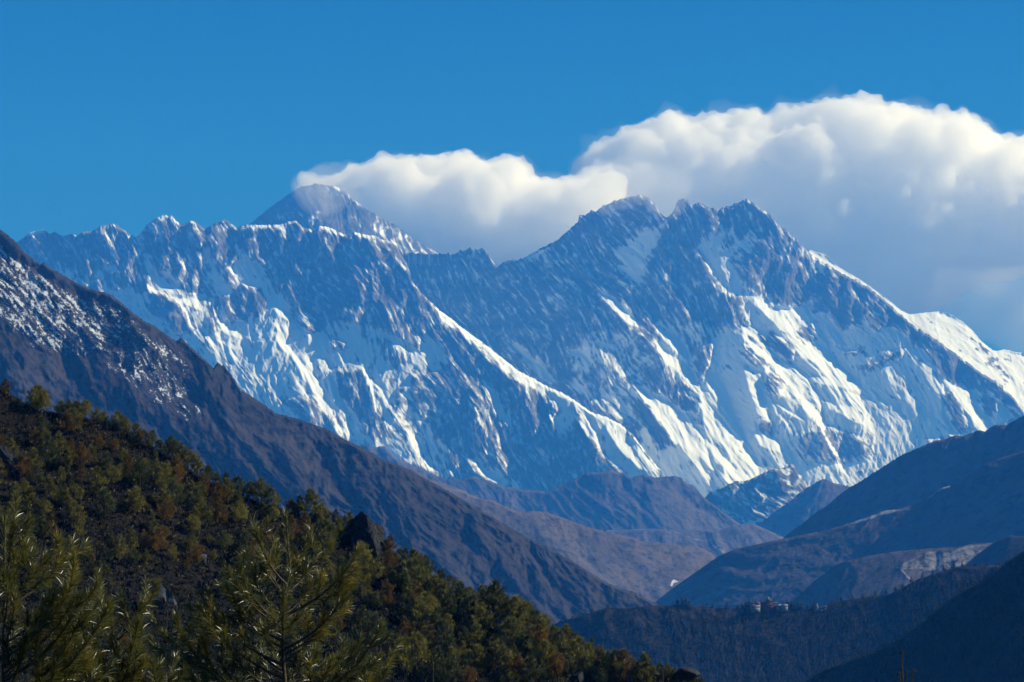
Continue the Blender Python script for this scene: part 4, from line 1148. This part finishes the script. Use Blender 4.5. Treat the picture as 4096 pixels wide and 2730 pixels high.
PROTO = {}
for ci, (colour, rust) in enumerate((('olive', 0.18), ('dark green', 0.05), ('rust-tinged', 0.6))):
    PROTO[colour] = []
    for j, (wd, nb) in enumerate(((0.30, 40), (0.38, 46), (0.48, 46), (0.36, 36))):
        PROTO[colour].append(pine_proto(300 + ci * 10 + j, colour, width=wd, nb=nb, rust=rust))
PUSED = set()
def place_pine(x, y, hpx, colour, j, label, group, wide=1.0, inf=None, rng=random):
    c = on_hill(inf or NHI, x, y)
    h = hpx * c[1] / F
    e = empty('pine_tree', (c[0], c[1], c[2] - 0.02 * h), rng.uniform(0, 6.28))
    e.scale = (h * wide, h * wide, h)
    tag(e, label, 'pine tree', group)
    cr_, tr_ = PROTO[colour][j]
    key = (colour, j)
    for p in (cr_, tr_):
        if key in PUSED:
            p = p.copy(); COL.objects.link(p)
        p.parent = e
    PUSED.add(key)
    return e

# skyline pines read from the photo: x, crown height in pixels, colour, shape
CREST = [(20,70,'rust-tinged',1),(150,125,'olive',2),(165,110,'olive',2),(245,75,'dark green',2),(275,85,'dark green',1),(305,95,'olive',1),(340,95,'olive',2),(385,80,'olive',0),(415,60,'olive',2),(470,85,'dark green',2),(500,75,'olive',2),(545,85,'olive',1),(575,70,'rust-tinged',2),(610,95,'dark green',0),(640,70,'dark green',3),
 (685,125,'dark green',1),(715,110,'olive',2),(750,105,'olive',2),(790,95,'olive',0),(830,90,'dark green',1),(868,75,'olive',3),(905,95,'dark green',0),(950,105,'dark green',2),(1000,95,'olive',1),(1045,120,'dark green',1),(1085,105,'dark green',2),(1165,75,'rust-tinged',2),(1195,100,'dark green',0),(1240,150,'dark green',1),(1285,95,'olive',2),(1345,85,'dark green',0),(1395,100,'dark green',1),
 (1560,90,'rust-tinged',1),(1598,75,'olive',2),(1625,105,'dark green',0),(1665,95,'olive',1),(1705,110,'dark green',1),(1760,70,'dark green',2),(1800,75,'olive',2),(1845,65,'dark green',0),(1880,80,'olive',2),(1925,100,'olive',1),(1960,95,'rust-tinged',2),(2015,75,'dark green',2),(2060,65,'dark green',1),(2095,85,'dark green',2),(2130,70,'olive',1),(2180,85,'olive',2),(2215,75,'dark green',1),(2270,110,'olive',1),(2300,85,'olive',2),
 (2365,95,'dark green',0),(2400,80,'olive',2),(2435,75,'dark green',1),(2480,70,'dark green',0),(2525,85,'olive',1),(2560,75,'olive',2),(2600,70,'dark green',2),(2640,85,'dark green',0),(2670,80,'olive',1),(2700,55,'olive',2),(2815,45,'dark green',0)]
rr = random.Random(12)
spots = []
for (x, hp, colour, j) in CREST:
    spots.append((x, skyl(NHI, x) + 14 + rr.uniform(0, 10), hp * 0.88, colour, j, 'crest'))
def bare(x, y):
    v = 1.0
    if 430 < x < 900 and y > 2290: v = 0.13
    if 900 <= x < 1250 and 2350 < y: v = 0.3
    if x < 430 and y > 2250: v = 0.35
    if 330 < x < 520 and 1690 < y < 1800: v = 0.15
    if 1360 < x < 1540 and y < 2280: v = 0.0
    if x < 110 and 1590 < y < 1700: v = 0.1
    if 1000 < x < 1130 and 1990 < y < 2060: v = 0.4
    if 1480 < x < 1600 and y > 2330: v = 0.5
    return v
tries = 0
while len(spots) < 340 and tries < 30000:
    tries += 1
    x = rr.uniform(-20, 2700); s0 = skyl(NHI, x)
    y = rr.uniform(s0 + 55, 2760)
    if y < s0 + 55 or rr.random() > bare(x, y): continue
    big = 0.95 + 0.25 * (y > 2300 and x > 1500) - 0.15 * (x < 900 and y > 2150)
    hp = rr.choice((62, 78, 92, 105, 125)) * big * rr.uniform(0.8, 1.15)
    if any(abs(x - q[0]) < 30 and abs(y - q[1]) < 36 for q in spots): continue
    w = [0.5, 0.2, 0.3] if x < 1000 else [0.5, 0.35, 0.15]
    spots.append((x, y, hp, rr.choices(('olive', 'dark green', 'rust-tinged'), w)[0], rr.randrange(4), None))

def zone(x, y):
    s0 = skyl(NHI, x)
    if x < 430 and y < 1900: return 'on the upper slope at the left edge'
    if x < 430: return 'behind the left foreground pine'
    if x < 900 and y < 2150: return 'under the left part of the crest'
    if x < 900: return 'in the heath around the pale split boulder'
    if x < 1350 and y < 2250: return 'on the slope left of the big crag'
    if x < 1350: return 'behind the middle foreground pine'
    if x < 1750 and y < 2480: return 'just below the big crag'
    if x < 1750: return 'low on the slope under the big crag'
    if x < 2150: return 'on the lower right slope of the hillside'
    return 'near the low right end of the hillside'
ORD = ['first', 'second', 'third', 'fourth', 'fifth', 'sixth', 'seventh', 'eighth', 'ninth', 'tenth', 'eleventh', 'twelfth', 'thirteenth', 'fourteenth', 'fifteenth', 'sixteenth', 'seventeenth', 'eighteenth', 'nineteenth', 'twentieth'] + ['%dth' % k for k in range(21, 90)]
ci = sorted([s for s in spots if s[5] == 'crest'])
buckets = {}
for s in sorted(s for s in spots if s[5] is None):
    buckets.setdefault((zone(s[0], s[1]), s[3]), []).append(s)
for k, s in enumerate(ci):
    seg = 'left of the big crag' if s[0] < 1450 else 'right of the big crag'
    idx = [q for q in ci if (q[0] < 1450) == (s[0] < 1450)].index(s)
    place_pine(s[0], s[1], s[2], s[3], s[4], '%s young pine on the skyline, %s from left %s' % (s[3], ORD[idx], seg), 'young pines along the hillside crest', rng=rr)
for (zn, colour), L in buckets.items():
    for k, s in enumerate(L):
        lab = '%s young pine %s, %s from left' % (colour, zn, ORD[k])
        if len(L) == 1: lab = 'single %s young pine %s' % (colour, zn)
        place_pine(s[0], s[1], s[2], colour, s[4], lab, 'young pines on the near hillside', wide=rr.uniform(0.85, 1.1), rng=rr)
# ------------------------------------------------------------------ wooded hill: forest, ridge trees, monastery
FARF = foliage_mat('far_conifer_foliage', (0.004, 0.008, 0.005), (0.022, 0.030, 0.017), (0.065, 0.060, 0.038), 0.15, 0.7)
def far_tree(rng, h, w, nn=26):
    """one distant conifer: ragged drooping leaf sprays round a stem"""
    t = rng.random(nn) ** 0.8
    az = rng.uniform(0, 2 * np.pi, nn)
    r = w * (1 - t) ** 0.75 * rng.uniform(0.5, 1.1, nn) + 0.04 * w
    z0 = h * (0.10 + 0.88 * t)
    ca, sa = np.cos(az), np.sin(az)
    A = np.stack([ca * 0, sa * 0, z0 + 0.07 * h], -1)
    q = 0.42 * r
    Bp = np.stack([ca * r - sa * q, sa * r + ca * q, z0 - 0.03 * h], -1)
    Cp = np.stack([ca * r + sa * q, sa * r - ca * q, z0 - 0.03 * h], -1)
    V = np.stack([A, Bp, Cp], 1).reshape(-1, 3)
    return V, np.arange(nn * 3).reshape(-1, 3), np.repeat(rng.uniform(0.1, 0.9, nn), 3)

def forest(inf, n, seed, xr, dens, hm, label, ymax=2775):
    rng = np.random.default_rng(seed); B = Bag(); k = 0
    while k < n:
        x = rng.uniform(*xr); s0 = skyl(inf, x); y = rng.uniform(s0 + 1, ymax)
        if rng.random() > dens(x, y, s0): continue
        k += 1
        c = on_hill(inf, x, y); h = hm * rng.uniform(0.55, 1.25)
        V, Fc, hh = far_tree(rng, h, h * rng.uniform(0.2, 0.32), 22)
        B.add(V + c - np.array([0, 0, 0.06 * h]), Fc, hh * 0.6 + 0.4 * rng.random())
    o = B.mesh('forest', FARF); tag(o, label, 'forest', kind='stuff')
    return o
def dens_mon(x, y, s0):
    d = sst(2250, 3000, x) * 0.5 + sst(20, 170, y - s0) * 0.8
    cl_ = float(fbm(np.array([x / 60.0]), np.array([y / 40.0]), 3, 5)[0])
    return max(0.03, min(1, d * 0.8 + 0.9 * cl_ - 0.12))
forest(MOI, 6500, 31, (2190, 4090), dens_mon, 8.1, 'blue-green conifer forest covering the flank of the monastery hill')
def dens_drk(x, y, s0):
    cl_ = float(fbm(np.array([x / 60.0]), np.array([y / 40.0]), 3, 8)[0])
    return max(0.1, min(1, 0.75 + 0.8 * cl_))
forest(DKI, 5000, 33, (3120, 4110), dens_drk, 5.6, 'dark forest on the shadowed slope in the lower right corner', 2800)

# single trees on the ridge line
RT = [(2262,18),(2290,16),(2318,17),(2345,14),(2372,12),(2430,14),(2452,11),(2553,13),(2689,12),(2709,26),(2729,31),(2746,27),(2760,16),(2811,15),(2829,12),(2852,14),(2880,11),(2909,24),(2950,16),(2969,21),(2984,26),(2997,33),(3012,34),(3024,26),(3046,27),(3060,22),(3090,22),(3103,14),(3150,30),(3165,31),(3178,24),(3189,24),(3203,28),(3231,24),(3244,16),(3258,21),(3300,14),(3330,18),(3365,16),(3410,18),(3450,16),(3500,19),(3545,22),(3580,18),(3610,20),(3645,22),(3690,20),(3730,18),(3775,20),(3815,22),(3850,18),(3900,20),(3950,18)]
fr = np.random.default_rng(77)
PR5 = []
for k in range(5):
    B = Bag(); V, Fc, hh = far_tree(fr, 1.0, 0.33, 110); B.add(V, Fc, hh)
    T = Bag(); V, Fc = tube([(0, 0, -0.1), (0, 0, 0.4), (0, 0, 0.95)], [0.022, 0.016, 0.004], 5); T.add(V, Fc)
    PR5.append((B.mesh('crown', FARF), T.mesh('trunk', BARK)))
used5 = set()
RT = [t for t in RT]
for k, (x, hp) in enumerate(RT):
    c = on_hill(MOI, x, skyl(MOI, x) + 3)
    h = 1.3 * hp * c[1] / F
    e = empty('conifer_tree', (c[0], c[1], c[2] - 0.03 * h), fr.uniform(0, 6.28)); e.scale = (h * fr.uniform(0.9, 1.5), h * fr.uniform(0.9, 1.5), h)
    j = int(fr.integers(0, 5))
    if x < 2600: z_ = ('left end of the monastery hill crest', [t for t in RT if t[0] < 2600])
    elif x < 2900: z_ = ('bare middle stretch of the monastery hill crest', [t for t in RT if 2600 <= t[0] < 2900])
    elif x < 3050: z_ = ('clump just left of the monastery', [t for t in RT if 2900 <= t[0] < 3050])
    elif x < 3280: z_ = ('crest just right of the monastery', [t for t in RT if 3050 <= t[0] < 3280])
    else: z_ = ('rising right part of the wooded crest', [t for t in RT if t[0] >= 3280])
    tag(e, 'small dark conifer, %s from left, %s' % (ORD[z_[1].index((x, hp))], z_[0]), 'conifer tree', 'conifers along the monastery hill crest')
    for p in PR5[j]:
        if j in used5: p = p.copy(); COL.objects.link(p)
        p.parent = e
    used5.add(j)

# ---- buildings
def flat(name, col, rough=0.85):
    t = NT(name); n = t.noise(t.coords(), 0.6, 4)
    t.bsdf(t.mix(t.ramp(n, [(0.3, 0.0), (0.7, 1.0)]), tuple(0.8 * q for q in col), col), rough); return t.m
WHITE = flat('lime_washed_wall', (0.24, 0.24, 0.245)); MAROON = flat('maroon_painted_wall', (0.13, 0.055, 0.050)); ROOFD = flat('dark_slate_roof', (0.055, 0.058, 0.070), 0.6)
REDR = flat('red_painted_roof', (0.24, 0.06, 0.055)); TIN = flat('pale_tin_roof', (0.22, 0.24, 0.26), 0.5); GLASS = flat('dark_window', (0.03, 0.032, 0.04), 0.3); GOLD = flat('gilded_finial', (0.75, 0.62, 0.30), 0.35)
def box(cx, cy, z0, sx, sy, sz):
    V = np.array([(cx + a * sx / 2, cy + b * sy / 2, z0 + c * sz) for a in (-1, 1) for b in (-1, 1) for c in (0, 1)], float)
    Fc = np.array([(0, 1, 3, 2), (4, 6, 7, 5), (0, 4, 5, 1), (2, 3, 7, 6), (0, 2, 6, 4), (1, 5, 7, 3)])
    return V, Fc
def hip(cx, cy, z0, sx, sy, sz, k=0.0, along='x'):
    """pitched roof; k = how far the hips come in"""
    rx, ry = (sx / 2 * (1 - k), 0) if along == 'x' else (0, sy / 2 * (1 - k))
    V = np.array([(cx - sx / 2, cy - sy / 2, z0), (cx + sx / 2, cy - sy / 2, z0), (cx + sx / 2, cy + sy / 2, z0), (cx - sx / 2, cy + sy / 2, z0), (cx - rx, cy - ry, z0 + sz), (cx + rx, cy + ry, z0 + sz)], float)
    if along == 'x': Fc = [(0, 1, 5), (0, 5, 4), (1, 2, 5), (2, 3, 4), (2, 4, 5), (3, 0, 4), (0, 3, 2), (0, 2, 1)]
    else: Fc = [(0, 1, 4), (1, 2, 5), (1, 5, 4), (2, 3, 5), (3, 0, 4), (3, 4, 5), (0, 3, 2), (0, 2, 1)]
    return V, np.array(Fc)
def part(name, mat, parent, *shapes):
    B = Bag()
    for V, Fc in shapes:
        if Fc.shape[1] == 4: Fc = np.concatenate([Fc[:, [0, 1, 2]], Fc[:, [0, 2, 3]]])
        B.add(V, Fc)
    return B.mesh(name, mat, parent)
def windows(parent, xs, z, w, h, y, frame_mat):
    for x in xs:
        f_ = part('window', GLASS, parent, box(x, y - 0.10, z, w, 0.2, h))
        part('window_frame', frame_mat, f_, box(x - w / 2 - 0.12, y - 0.14, z, 0.24, 0.28, h), box(x + w / 2 + 0.12, y - 0.14, z, 0.24, 0.28, h), box(x, y - 0.14, z + h, w + 0.48, 0.28, 0.3))
def site(name, x, label, cat, dy=-3.0, dz=0.0):
    c = on_hill(MOI, x, skyl(MOI, x) + 4)
    e = empty(name, (c[0], c[1] + dy, c[2] + dz)); tag(e, label, cat); return e
PX = 3275 / F
m_ = site('monastery', 3079, 'dark maroon monastery block with a tiered roof and gilded finial on the wooded hill', 'monastery', dy=2)
part('wall', MAROON, m_, box(0, 0, -4, 50 * PX, 14, 4 + 24 * PX))
part('parapet', ROOFD, m_, box(0, 0, 24 * PX, 56 * PX, 16.5, 1.2))
part('upper_storey', MAROON, m_, box(-3 * PX, 0, 24 * PX + 1.2, 20 * PX, 7, 1.9))
part('roof', ROOFD, m_, hip(-3 * PX, 0, 24 * PX + 3.1, 27 * PX, 9.5, 1.9, 0.4))
part('finial', GOLD, m_, box(-3 * PX, 0, 24 * PX + 4.8, 0.9, 0.9, 1.6), hip(-3 * PX, 0, 24 * PX + 6.4, 1.3, 1.3, 1.2, 1.0))
windows(m_, [(-20 + 8 * k) * PX for k in range(6)], 13 * PX, 1.3, 1.8, -7, WHITE)
b_ = site('monastery_house', 3019, 'long white house with a red gable end left of the monastery', 'house', dy=-8)
part('wall', WHITE, b_, box(0, 0, -4, 36 * PX, 9, 4 + 11 * PX))
part('roof', TIN, b_, hip(0, 0, 11 * PX, 40 * PX, 11, 1.9, 0.1))
part('annex', REDR, b_, box(15 * PX, 3, 10 * PX, 10 * PX, 9, 3.0), hip(13 * PX, 3, 10 * PX + 3.0, 16 * PX, 10, 1.9, 0.3))
windows(b_, [(-13 + 6.5 * k) * PX for k in range(5)], 4.0 * PX, 1.0, 1.1, -4.5, MAROON)
for x, w_, lab, dy in ((3114, 18, 'small white lodge with a pale roof touching the right side of the monastery', -6), (3136, 22, 'white lodge half hidden by trees right of the monastery', -9), (3284, 12, 'tiny white hut alone on the crest farther right of the monastery', -3), (3298, 9, 'smallest white hut beside the lone hut on the crest', -3)):
    b_ = site('lodge', x, lab, 'house', dy=dy, dz=1.0 if x < 3200 else -1)
    hh = 9 if w_ > 15 else 6
    part('wall', WHITE, b_, box(0, 0, -4, w_ * PX, 7, 4 + hh * PX))
    part('roof', TIN, b_, hip(0, 0, hh * PX, (w_ + 4) * PX, 9, 1.5, 0.1))
    windows(b_, [(-w_ / 4) * PX, 0, (w_ / 4) * PX], 2.2 * PX, 0.9, 0.9, -3.5, MAROON)
s_ = site('stupa', 3268, 'tiny white stupa with a thin spire on the crest', 'stupa', dz=-0.5)
part('base', WHITE, s_, box(0, 0, -2, 4.2, 4.2, 3.2), box(0, 0, 1.2, 3.2, 3.2, 0.9))
part('dome', WHITE, s_, (ICO[0] * np.array([1.5, 1.5, 1.4]) + np.array([0, 0, 2.9]), ICO[1]))
part('spire', GOLD, s_, hip(0, 0, 4.0, 0.9, 0.9, 3.2, 1.0))
# ------------------------------------------------------------------ long-needled pines close to the camera
def needle_mat():
    t = NT('long_pine_needles')
    c = t.ramp(t.attr('hue'), [(0.05, (0.022, 0.03, 0.009)), (0.4, (0.10, 0.105, 0.027)), (0.7, (0.21, 0.175, 0.03)), (0.95, (0.34, 0.24, 0.03))])
    p = t.new('BsdfPrincipled'); t.link(c, p.inputs['Base Color']); p.inputs['Roughness'].default_value = 0.36; p.inputs['Specular IOR Level'].default_value = 0.9
    tr = t.new('BsdfTranslucent'); t.link(c, tr.inputs['Color'])
    mx = t.new('MixShader'); mx.inputs[0].default_value = 0.30
    t.link(p.outputs[0], mx.inputs[1]); t.link(tr.outputs[0], mx.inputs[2]); t.link(mx.outputs[0], t.out.inputs['Surface'])
    return t.m
NEED = needle_mat()
tw = NT('young_pine_twig'); tw.bsdf(tw.ramp(tw.noise(tw.coords(), 30.0, 4), [(0.3, (0.03, 0.024, 0.018)), (0.7, (0.11, 0.085, 0.06))]), 0.8)
TWIG = tw.m

def needles_on(path, dens, ln, rng, bag, hue0=0.4, wd=0.0016, spread=(0.35, 1.0), droop=0.45):
    path = np.asarray(path, float)
    seg = np.diff(path, axis=0); L = np.linalg.norm(seg, axis=1); tot = L.sum()
    n = max(6, int(dens * tot))
    s = np.sort(rng.random(n)) ** 0.7 * tot
    cum = np.concatenate([[0], np.cumsum(L)])
    k = np.clip(np.searchsorted(cum, s) - 1, 0, len(L) - 1)
    u = (s - cum[k]) / L[k]
    p = path[k] + seg[k] * u[:, None]
    T = seg[k] / L[k][:, None]
    q = rng.normal(size=(n, 3)); q -= (q * T).sum(1)[:, None] * T; q /= np.linalg.norm(q, axis=1)[:, None]
    a = rng.uniform(*spread, n) * (1 - 0.35 * s / tot)
    d = T * np.cos(a)[:, None] + q * np.sin(a)[:, None]
    l = ln * rng.uniform(0.7, 1.15, n)
    mid = p + d * (l * 0.5)[:, None]; mid[:, 2] -= droop * 0.12 * l
    end = p + d * l[:, None]; end[:, 2] -= droop * 0.55 * l
    w = np.cross(d, rng.normal(size=(n, 3))); w /= np.linalg.norm(w, axis=1)[:, None]
    w *= wd
    V = np.stack([p - w, p + w, mid + w, mid - w, end], 1).reshape(-1, 3)
    b = np.arange(n)[:, None] * 5
    Fc = np.concatenate([b + np.array([[0, 1, 2]]), b + np.array([[0, 2, 3]]), b + np.array([[3, 2, 4]])])
    hue = np.repeat(np.clip(hue0 + rng.normal(0, 0.14, n), 0, 1), 5)
    bag.add(V, Fc, hue)

def curve(a, b, rise, n=7):
    """branch from a to b that leaves the stem outwards and turns up at the end"""
    t = np.linspace(0, 1, n)[:, None]
    c = a * (1 - t) + b * t
    ctrl = np.array([b[0] * 0.75 + a[0] * 0.25, b[1] * 0.75 + a[1] * 0.25, a[2] + rise * (b[2] - a[2])])
    return (1 - t) ** 2 * a + 2 * t * (1 - t) * ctrl + t ** 2 * b

def near_pine(label, stem_px, Y, tips, seed, extra, top_h, r0=0.035, group='long-needled pines in the foreground'):
    rng = np.random.default_rng(seed)
    st = np.array([at(x, y, Y) for x, y in stem_px])
    basep = np.array([st[-1][0], Y, -6.05])
    path = np.concatenate([st, basep[None]])[::-1]
    e = empty('long_needled_pine', basep); tag(e, label, 'pine tree', group)
    off = basep
    zz = path[:, 2]
    rad = np.interp(zz, [-6.05, st[0][2]], [r0 * 1.9, 0.006])
    V, Fc = tube(path - off, rad, 8)
    B = Bag(); B.add(V, Fc); B.mesh('trunk', TWIG, e, smooth=True)
    # leader needles
    B = Bag()
    ld = st[:3]; ld = np.concatenate([ld[:1], ld])[::-1] if False else st[::-1]
    top = [q for q in ld if q[2] > st[0][2] - 0.55]
    lead = np.array([[np.interp(z, zz, path[:, i]) for i in range(3)] for z in np.linspace(st[0][2] - 0.5, st[0][2], 6)])
    needles_on(lead - off, 420, 0.115, rng, B, 0.45)
    B.mesh('leader_needles', NEED, e)
    def stem_at(z): return np.array([np.interp(z, zz, path[:, i]) for i in range(3)])
    def branch(tip, hue0):
        z_lo = tip[2] - 0.10
        d = math.hypot(tip[0] - stem_at(z_lo)[0], tip[1] - stem_at(z_lo)[1])
        a = stem_at(tip[2] - 0.75 * d - 0.08)
        c = curve(a, tip, 0.35)
        L = np.linalg.norm(np.diff(c, axis=0), axis=1).sum()
        Bt, Bn = Bag(), Bag()
        V, Fc = tube(c - off, np.linspace(0.0035 + 0.012 * L, 0.003, len(c)), 5); Bt.add(V, Fc)
        n0 = max(0, len(c) - 4)
        needles_on(c[n0 - 1 if n0 > 0 else 0:] - off, 760, 0.112, rng, Bn, hue0)
        ns = int(2 + L * 3.2)
        for q in range(ns):
            u = rng.uniform(0.30, 0.92); k = u * (len(c) - 1); i = int(k)
            p = c[i] * (1 - (k - i)) + c[min(i + 1, len(c) - 1)] * (k - i)
            T = c[min(i + 1, len(c) - 1)] - c[i]; T /= np.linalg.norm(T)
            sd = rng.normal(size=3); sd -= sd.dot(T) * T; sd /= np.linalg.norm(sd); sd[2] = sd[2] * 0.5 + 0.2
            l = rng.uniform(0.12, 0.26) * (0.6 + 0.5 * L)
            tp = p + (T * 0.75 + sd * 0.75) * l + np.array([0, 0, 0.16 * l])
            cc = curve(p, tp, 0.3, 5)
            V, Fc = tube(cc - off, np.linspace(0.004, 0.0022, 5), 4); Bt.add(V, Fc)
            needles_on(cc[1:] - off, 760, 0.106, rng, Bn, hue0 + rng.normal(0, 0.12))
        bo = Bt.mesh('branch', TWIG, e, smooth=True)
        Bn.mesh('needles', NEED, bo)
    for (x, y) in tips:
        branch(at(x, y, Y + rng.uniform(-0.35, 0.35)), rng.uniform(0.30, 0.62))
    ztop = st[0][2]
    for k in range(extra):
        dz = rng.uniform(0.12, 1.0) ** 0.9 * top_h
        z = ztop - dz
        L = (0.16 + 0.52 * min(1, dz / 0.95)) * rng.uniform(0.55, 1.05)
        az = rng.uniform(0, 2 * np.pi)
        s = stem_at(z - 0.6 * L)
        tip = np.array([s[0] + math.cos(az) * L, s[1] + math.sin(az) * L, z])
        branch(tip, rng.uniform(0.22, 0.55))
    return e

near_pine('long-needled young pine in the middle foreground with upswept bristling shoots',
    [(1145, 2064), (1150, 2160), (1160, 2280), (1128, 2420), (1128, 2560), (1140, 2740), (1142, 2900)], 22.0,
    [(1028,2128),(954,2265),(906,2345),(806,2376),(1272,2207),(1436,2196),(1393,2350),(1526,2503),(1595,2562),(959,2477),(832,2450),(885,2535),(875,2630),(705,2498),(732,2641),(1362,2403),(1547,2678),(1467,2716),(1044,2509),(1176,2482),(1010,2330),(1065,2240),(1240,2330),(1290,2480),(1420,2590),(930,2590),(780,2560),(1000,2660),(1210,2620),(1330,2640),(690,2600),(820,2700)],
    401, 15, 1.35)
near_pine('long-needled young pine cut by the left edge, its boughs spreading to the right',
    [(20, 2060), (18, 2200), (18, 2340), (16, 2500), (14, 2700), (12, 2900)], 19.0,
    [(53,2090),(291,2175),(180,2228),(296,2323),(328,2387),(132,2270),(62,2392),(439,2413),(318,2482),(90,2180),(200,2380),(150,2470),(250,2560),(344,2604),(100,2580),(397,2700),(230,2660),(60,2500),(40,2300),(180,2720),(290,2700)],
    402, 13, 1.30)
near_pine('smaller long-needled pine low in front, between the two taller ones',
    [(470, 2560), (470, 2640), (466, 2760), (462, 2900)], 19.6,
    [(572,2413),(439,2440),(556,2482),(529,2583),(566,2614),(640,2660),(480,2650),(610,2700),(400,2620),(350,2690),(690,2705),(540,2700)],
    403, 8, 0.7)

# spruce leaders poking into the bottom of the picture
def spruce(label, x, y, Y, sides, seed, w=0.006):
    rng = np.random.default_rng(seed)
    top = at(x, y, Y); base = np.array([at(x + 6, 2730, Y)[0], Y, -6.05])
    e = empty('spruce_tree', base); tag(e, label, 'spruce tree', 'spruce tips at the bottom edge')
    def shoot(a, b, nm, r):
        c = np.array([a * (1 - t) + b * t for t in np.linspace(0, 1, 8)]) + np.concatenate([rng.normal(0, 0.0012, (7, 3)), np.zeros((1, 3))])
        Bt, Bn = Bag(), Bag()
        V, Fc = tube(c - base, np.linspace(r, 0.0035, 8), 6); Bt.add(V, Fc)
        for q in range(5):
            Vb = ICO[0] * 0.006 + (b - base) + rng.normal(0, 0.005, 3); Fq = ICO[1]
            Bt.add(Vb, np.concatenate([Fq, Fq[:, 2:]], 1))
        o = Bt.mesh(nm, TWIG, e, smooth=True)
        needles_on(c[1:] - base, 900, 0.017, rng, Bn, 0.15, 0.0008, (0.7, 1.25), 0.0)
        Bn.mesh('needles', NEED, o)
    mid = at(x + 5, y + 210, Y)
    shoot(mid, top, 'leader', 0.008)
    B = Bag(); V, Fc = tube(np.array([base, mid]) - base, [0.05, 0.009], 7); B.add(V, Fc); B.mesh('trunk', BARK, e, smooth=True)
    for (sx, sy) in sides:
        tp = at(sx, sy, Y + rng.uniform(-0.05, 0.05))
        shoot(at(x + 4 + (sx - x) * 0.35, sy + 150, Y), tp, 'shoot', 0.006)
    for k in range(12):                                        # lower boughs below the frame
        az = rng.uniform(0, 6.28); z = at(x, 2800, Y)[2] - rng.uniform(0.1, 3.5)
        l = 0.12 + 0.22 * (at(x, 2760, Y)[2] - z)
        s = np.array([base[0], Y, z]); shoot(s, s + np.array([math.cos(az) * l, math.sin(az) * l, 0.12 * l]), 'shoot', 0.008)
spruce('bare-tipped spruce leader with three side shoots poking up at the lower right', 3608, 2612, 21.0, [(3597,2693),(3628,2688),(3656,2684)], 501)
spruce('thin pale spruce leader at the bottom edge, right of the hillside', 2650, 2662, 22.0, [(2618,2712),(2672,2722)], 502)
spruce('thin spruce leader at the bottom edge, right of the middle pine', 1732, 2652, 22.0, [(1700,2722)], 503)
spruce('dark spruce twig tip at the right edge of the picture', 4096, 2548, 20.0, [(4125,2590)], 504)
# ------------------------------------------------------------------ haze
hz = NT('thin_blue_air')
pv = hz.n.new('ShaderNodeVolumePrincipled')
pv.inputs['Color'].default_value = (0.04, 0.295, 1.0, 1)
pv.inputs['Density'].default_value = 4.8e-5
pv.inputs['Anisotropy'].default_value = 0.0
pv.inputs['Absorption Color'].default_value = (1, 1, 1, 1)
hz.l.new(pv.outputs[0], hz.out.inputs['Volume'])
bx0, bx1, by0, by1, bz0, bz1 = -14000, 14000, -3000, 23500, -8, 4700
HV = np.array([(x, y, z) for x in (bx0, bx1) for y in (by0, by1) for z in (bz0, bz1)], float)
HF = np.array([(0, 1, 3, 2), (4, 6, 7, 5), (0, 4, 5, 1), (2, 3, 7, 6), (0, 2, 6, 4), (1, 5, 7, 3)])
ho = mesh_np('haze', HV, HF, hz.m)
tag(ho, 'thin blue haze filling the valley air', 'haze', kind='stuff')
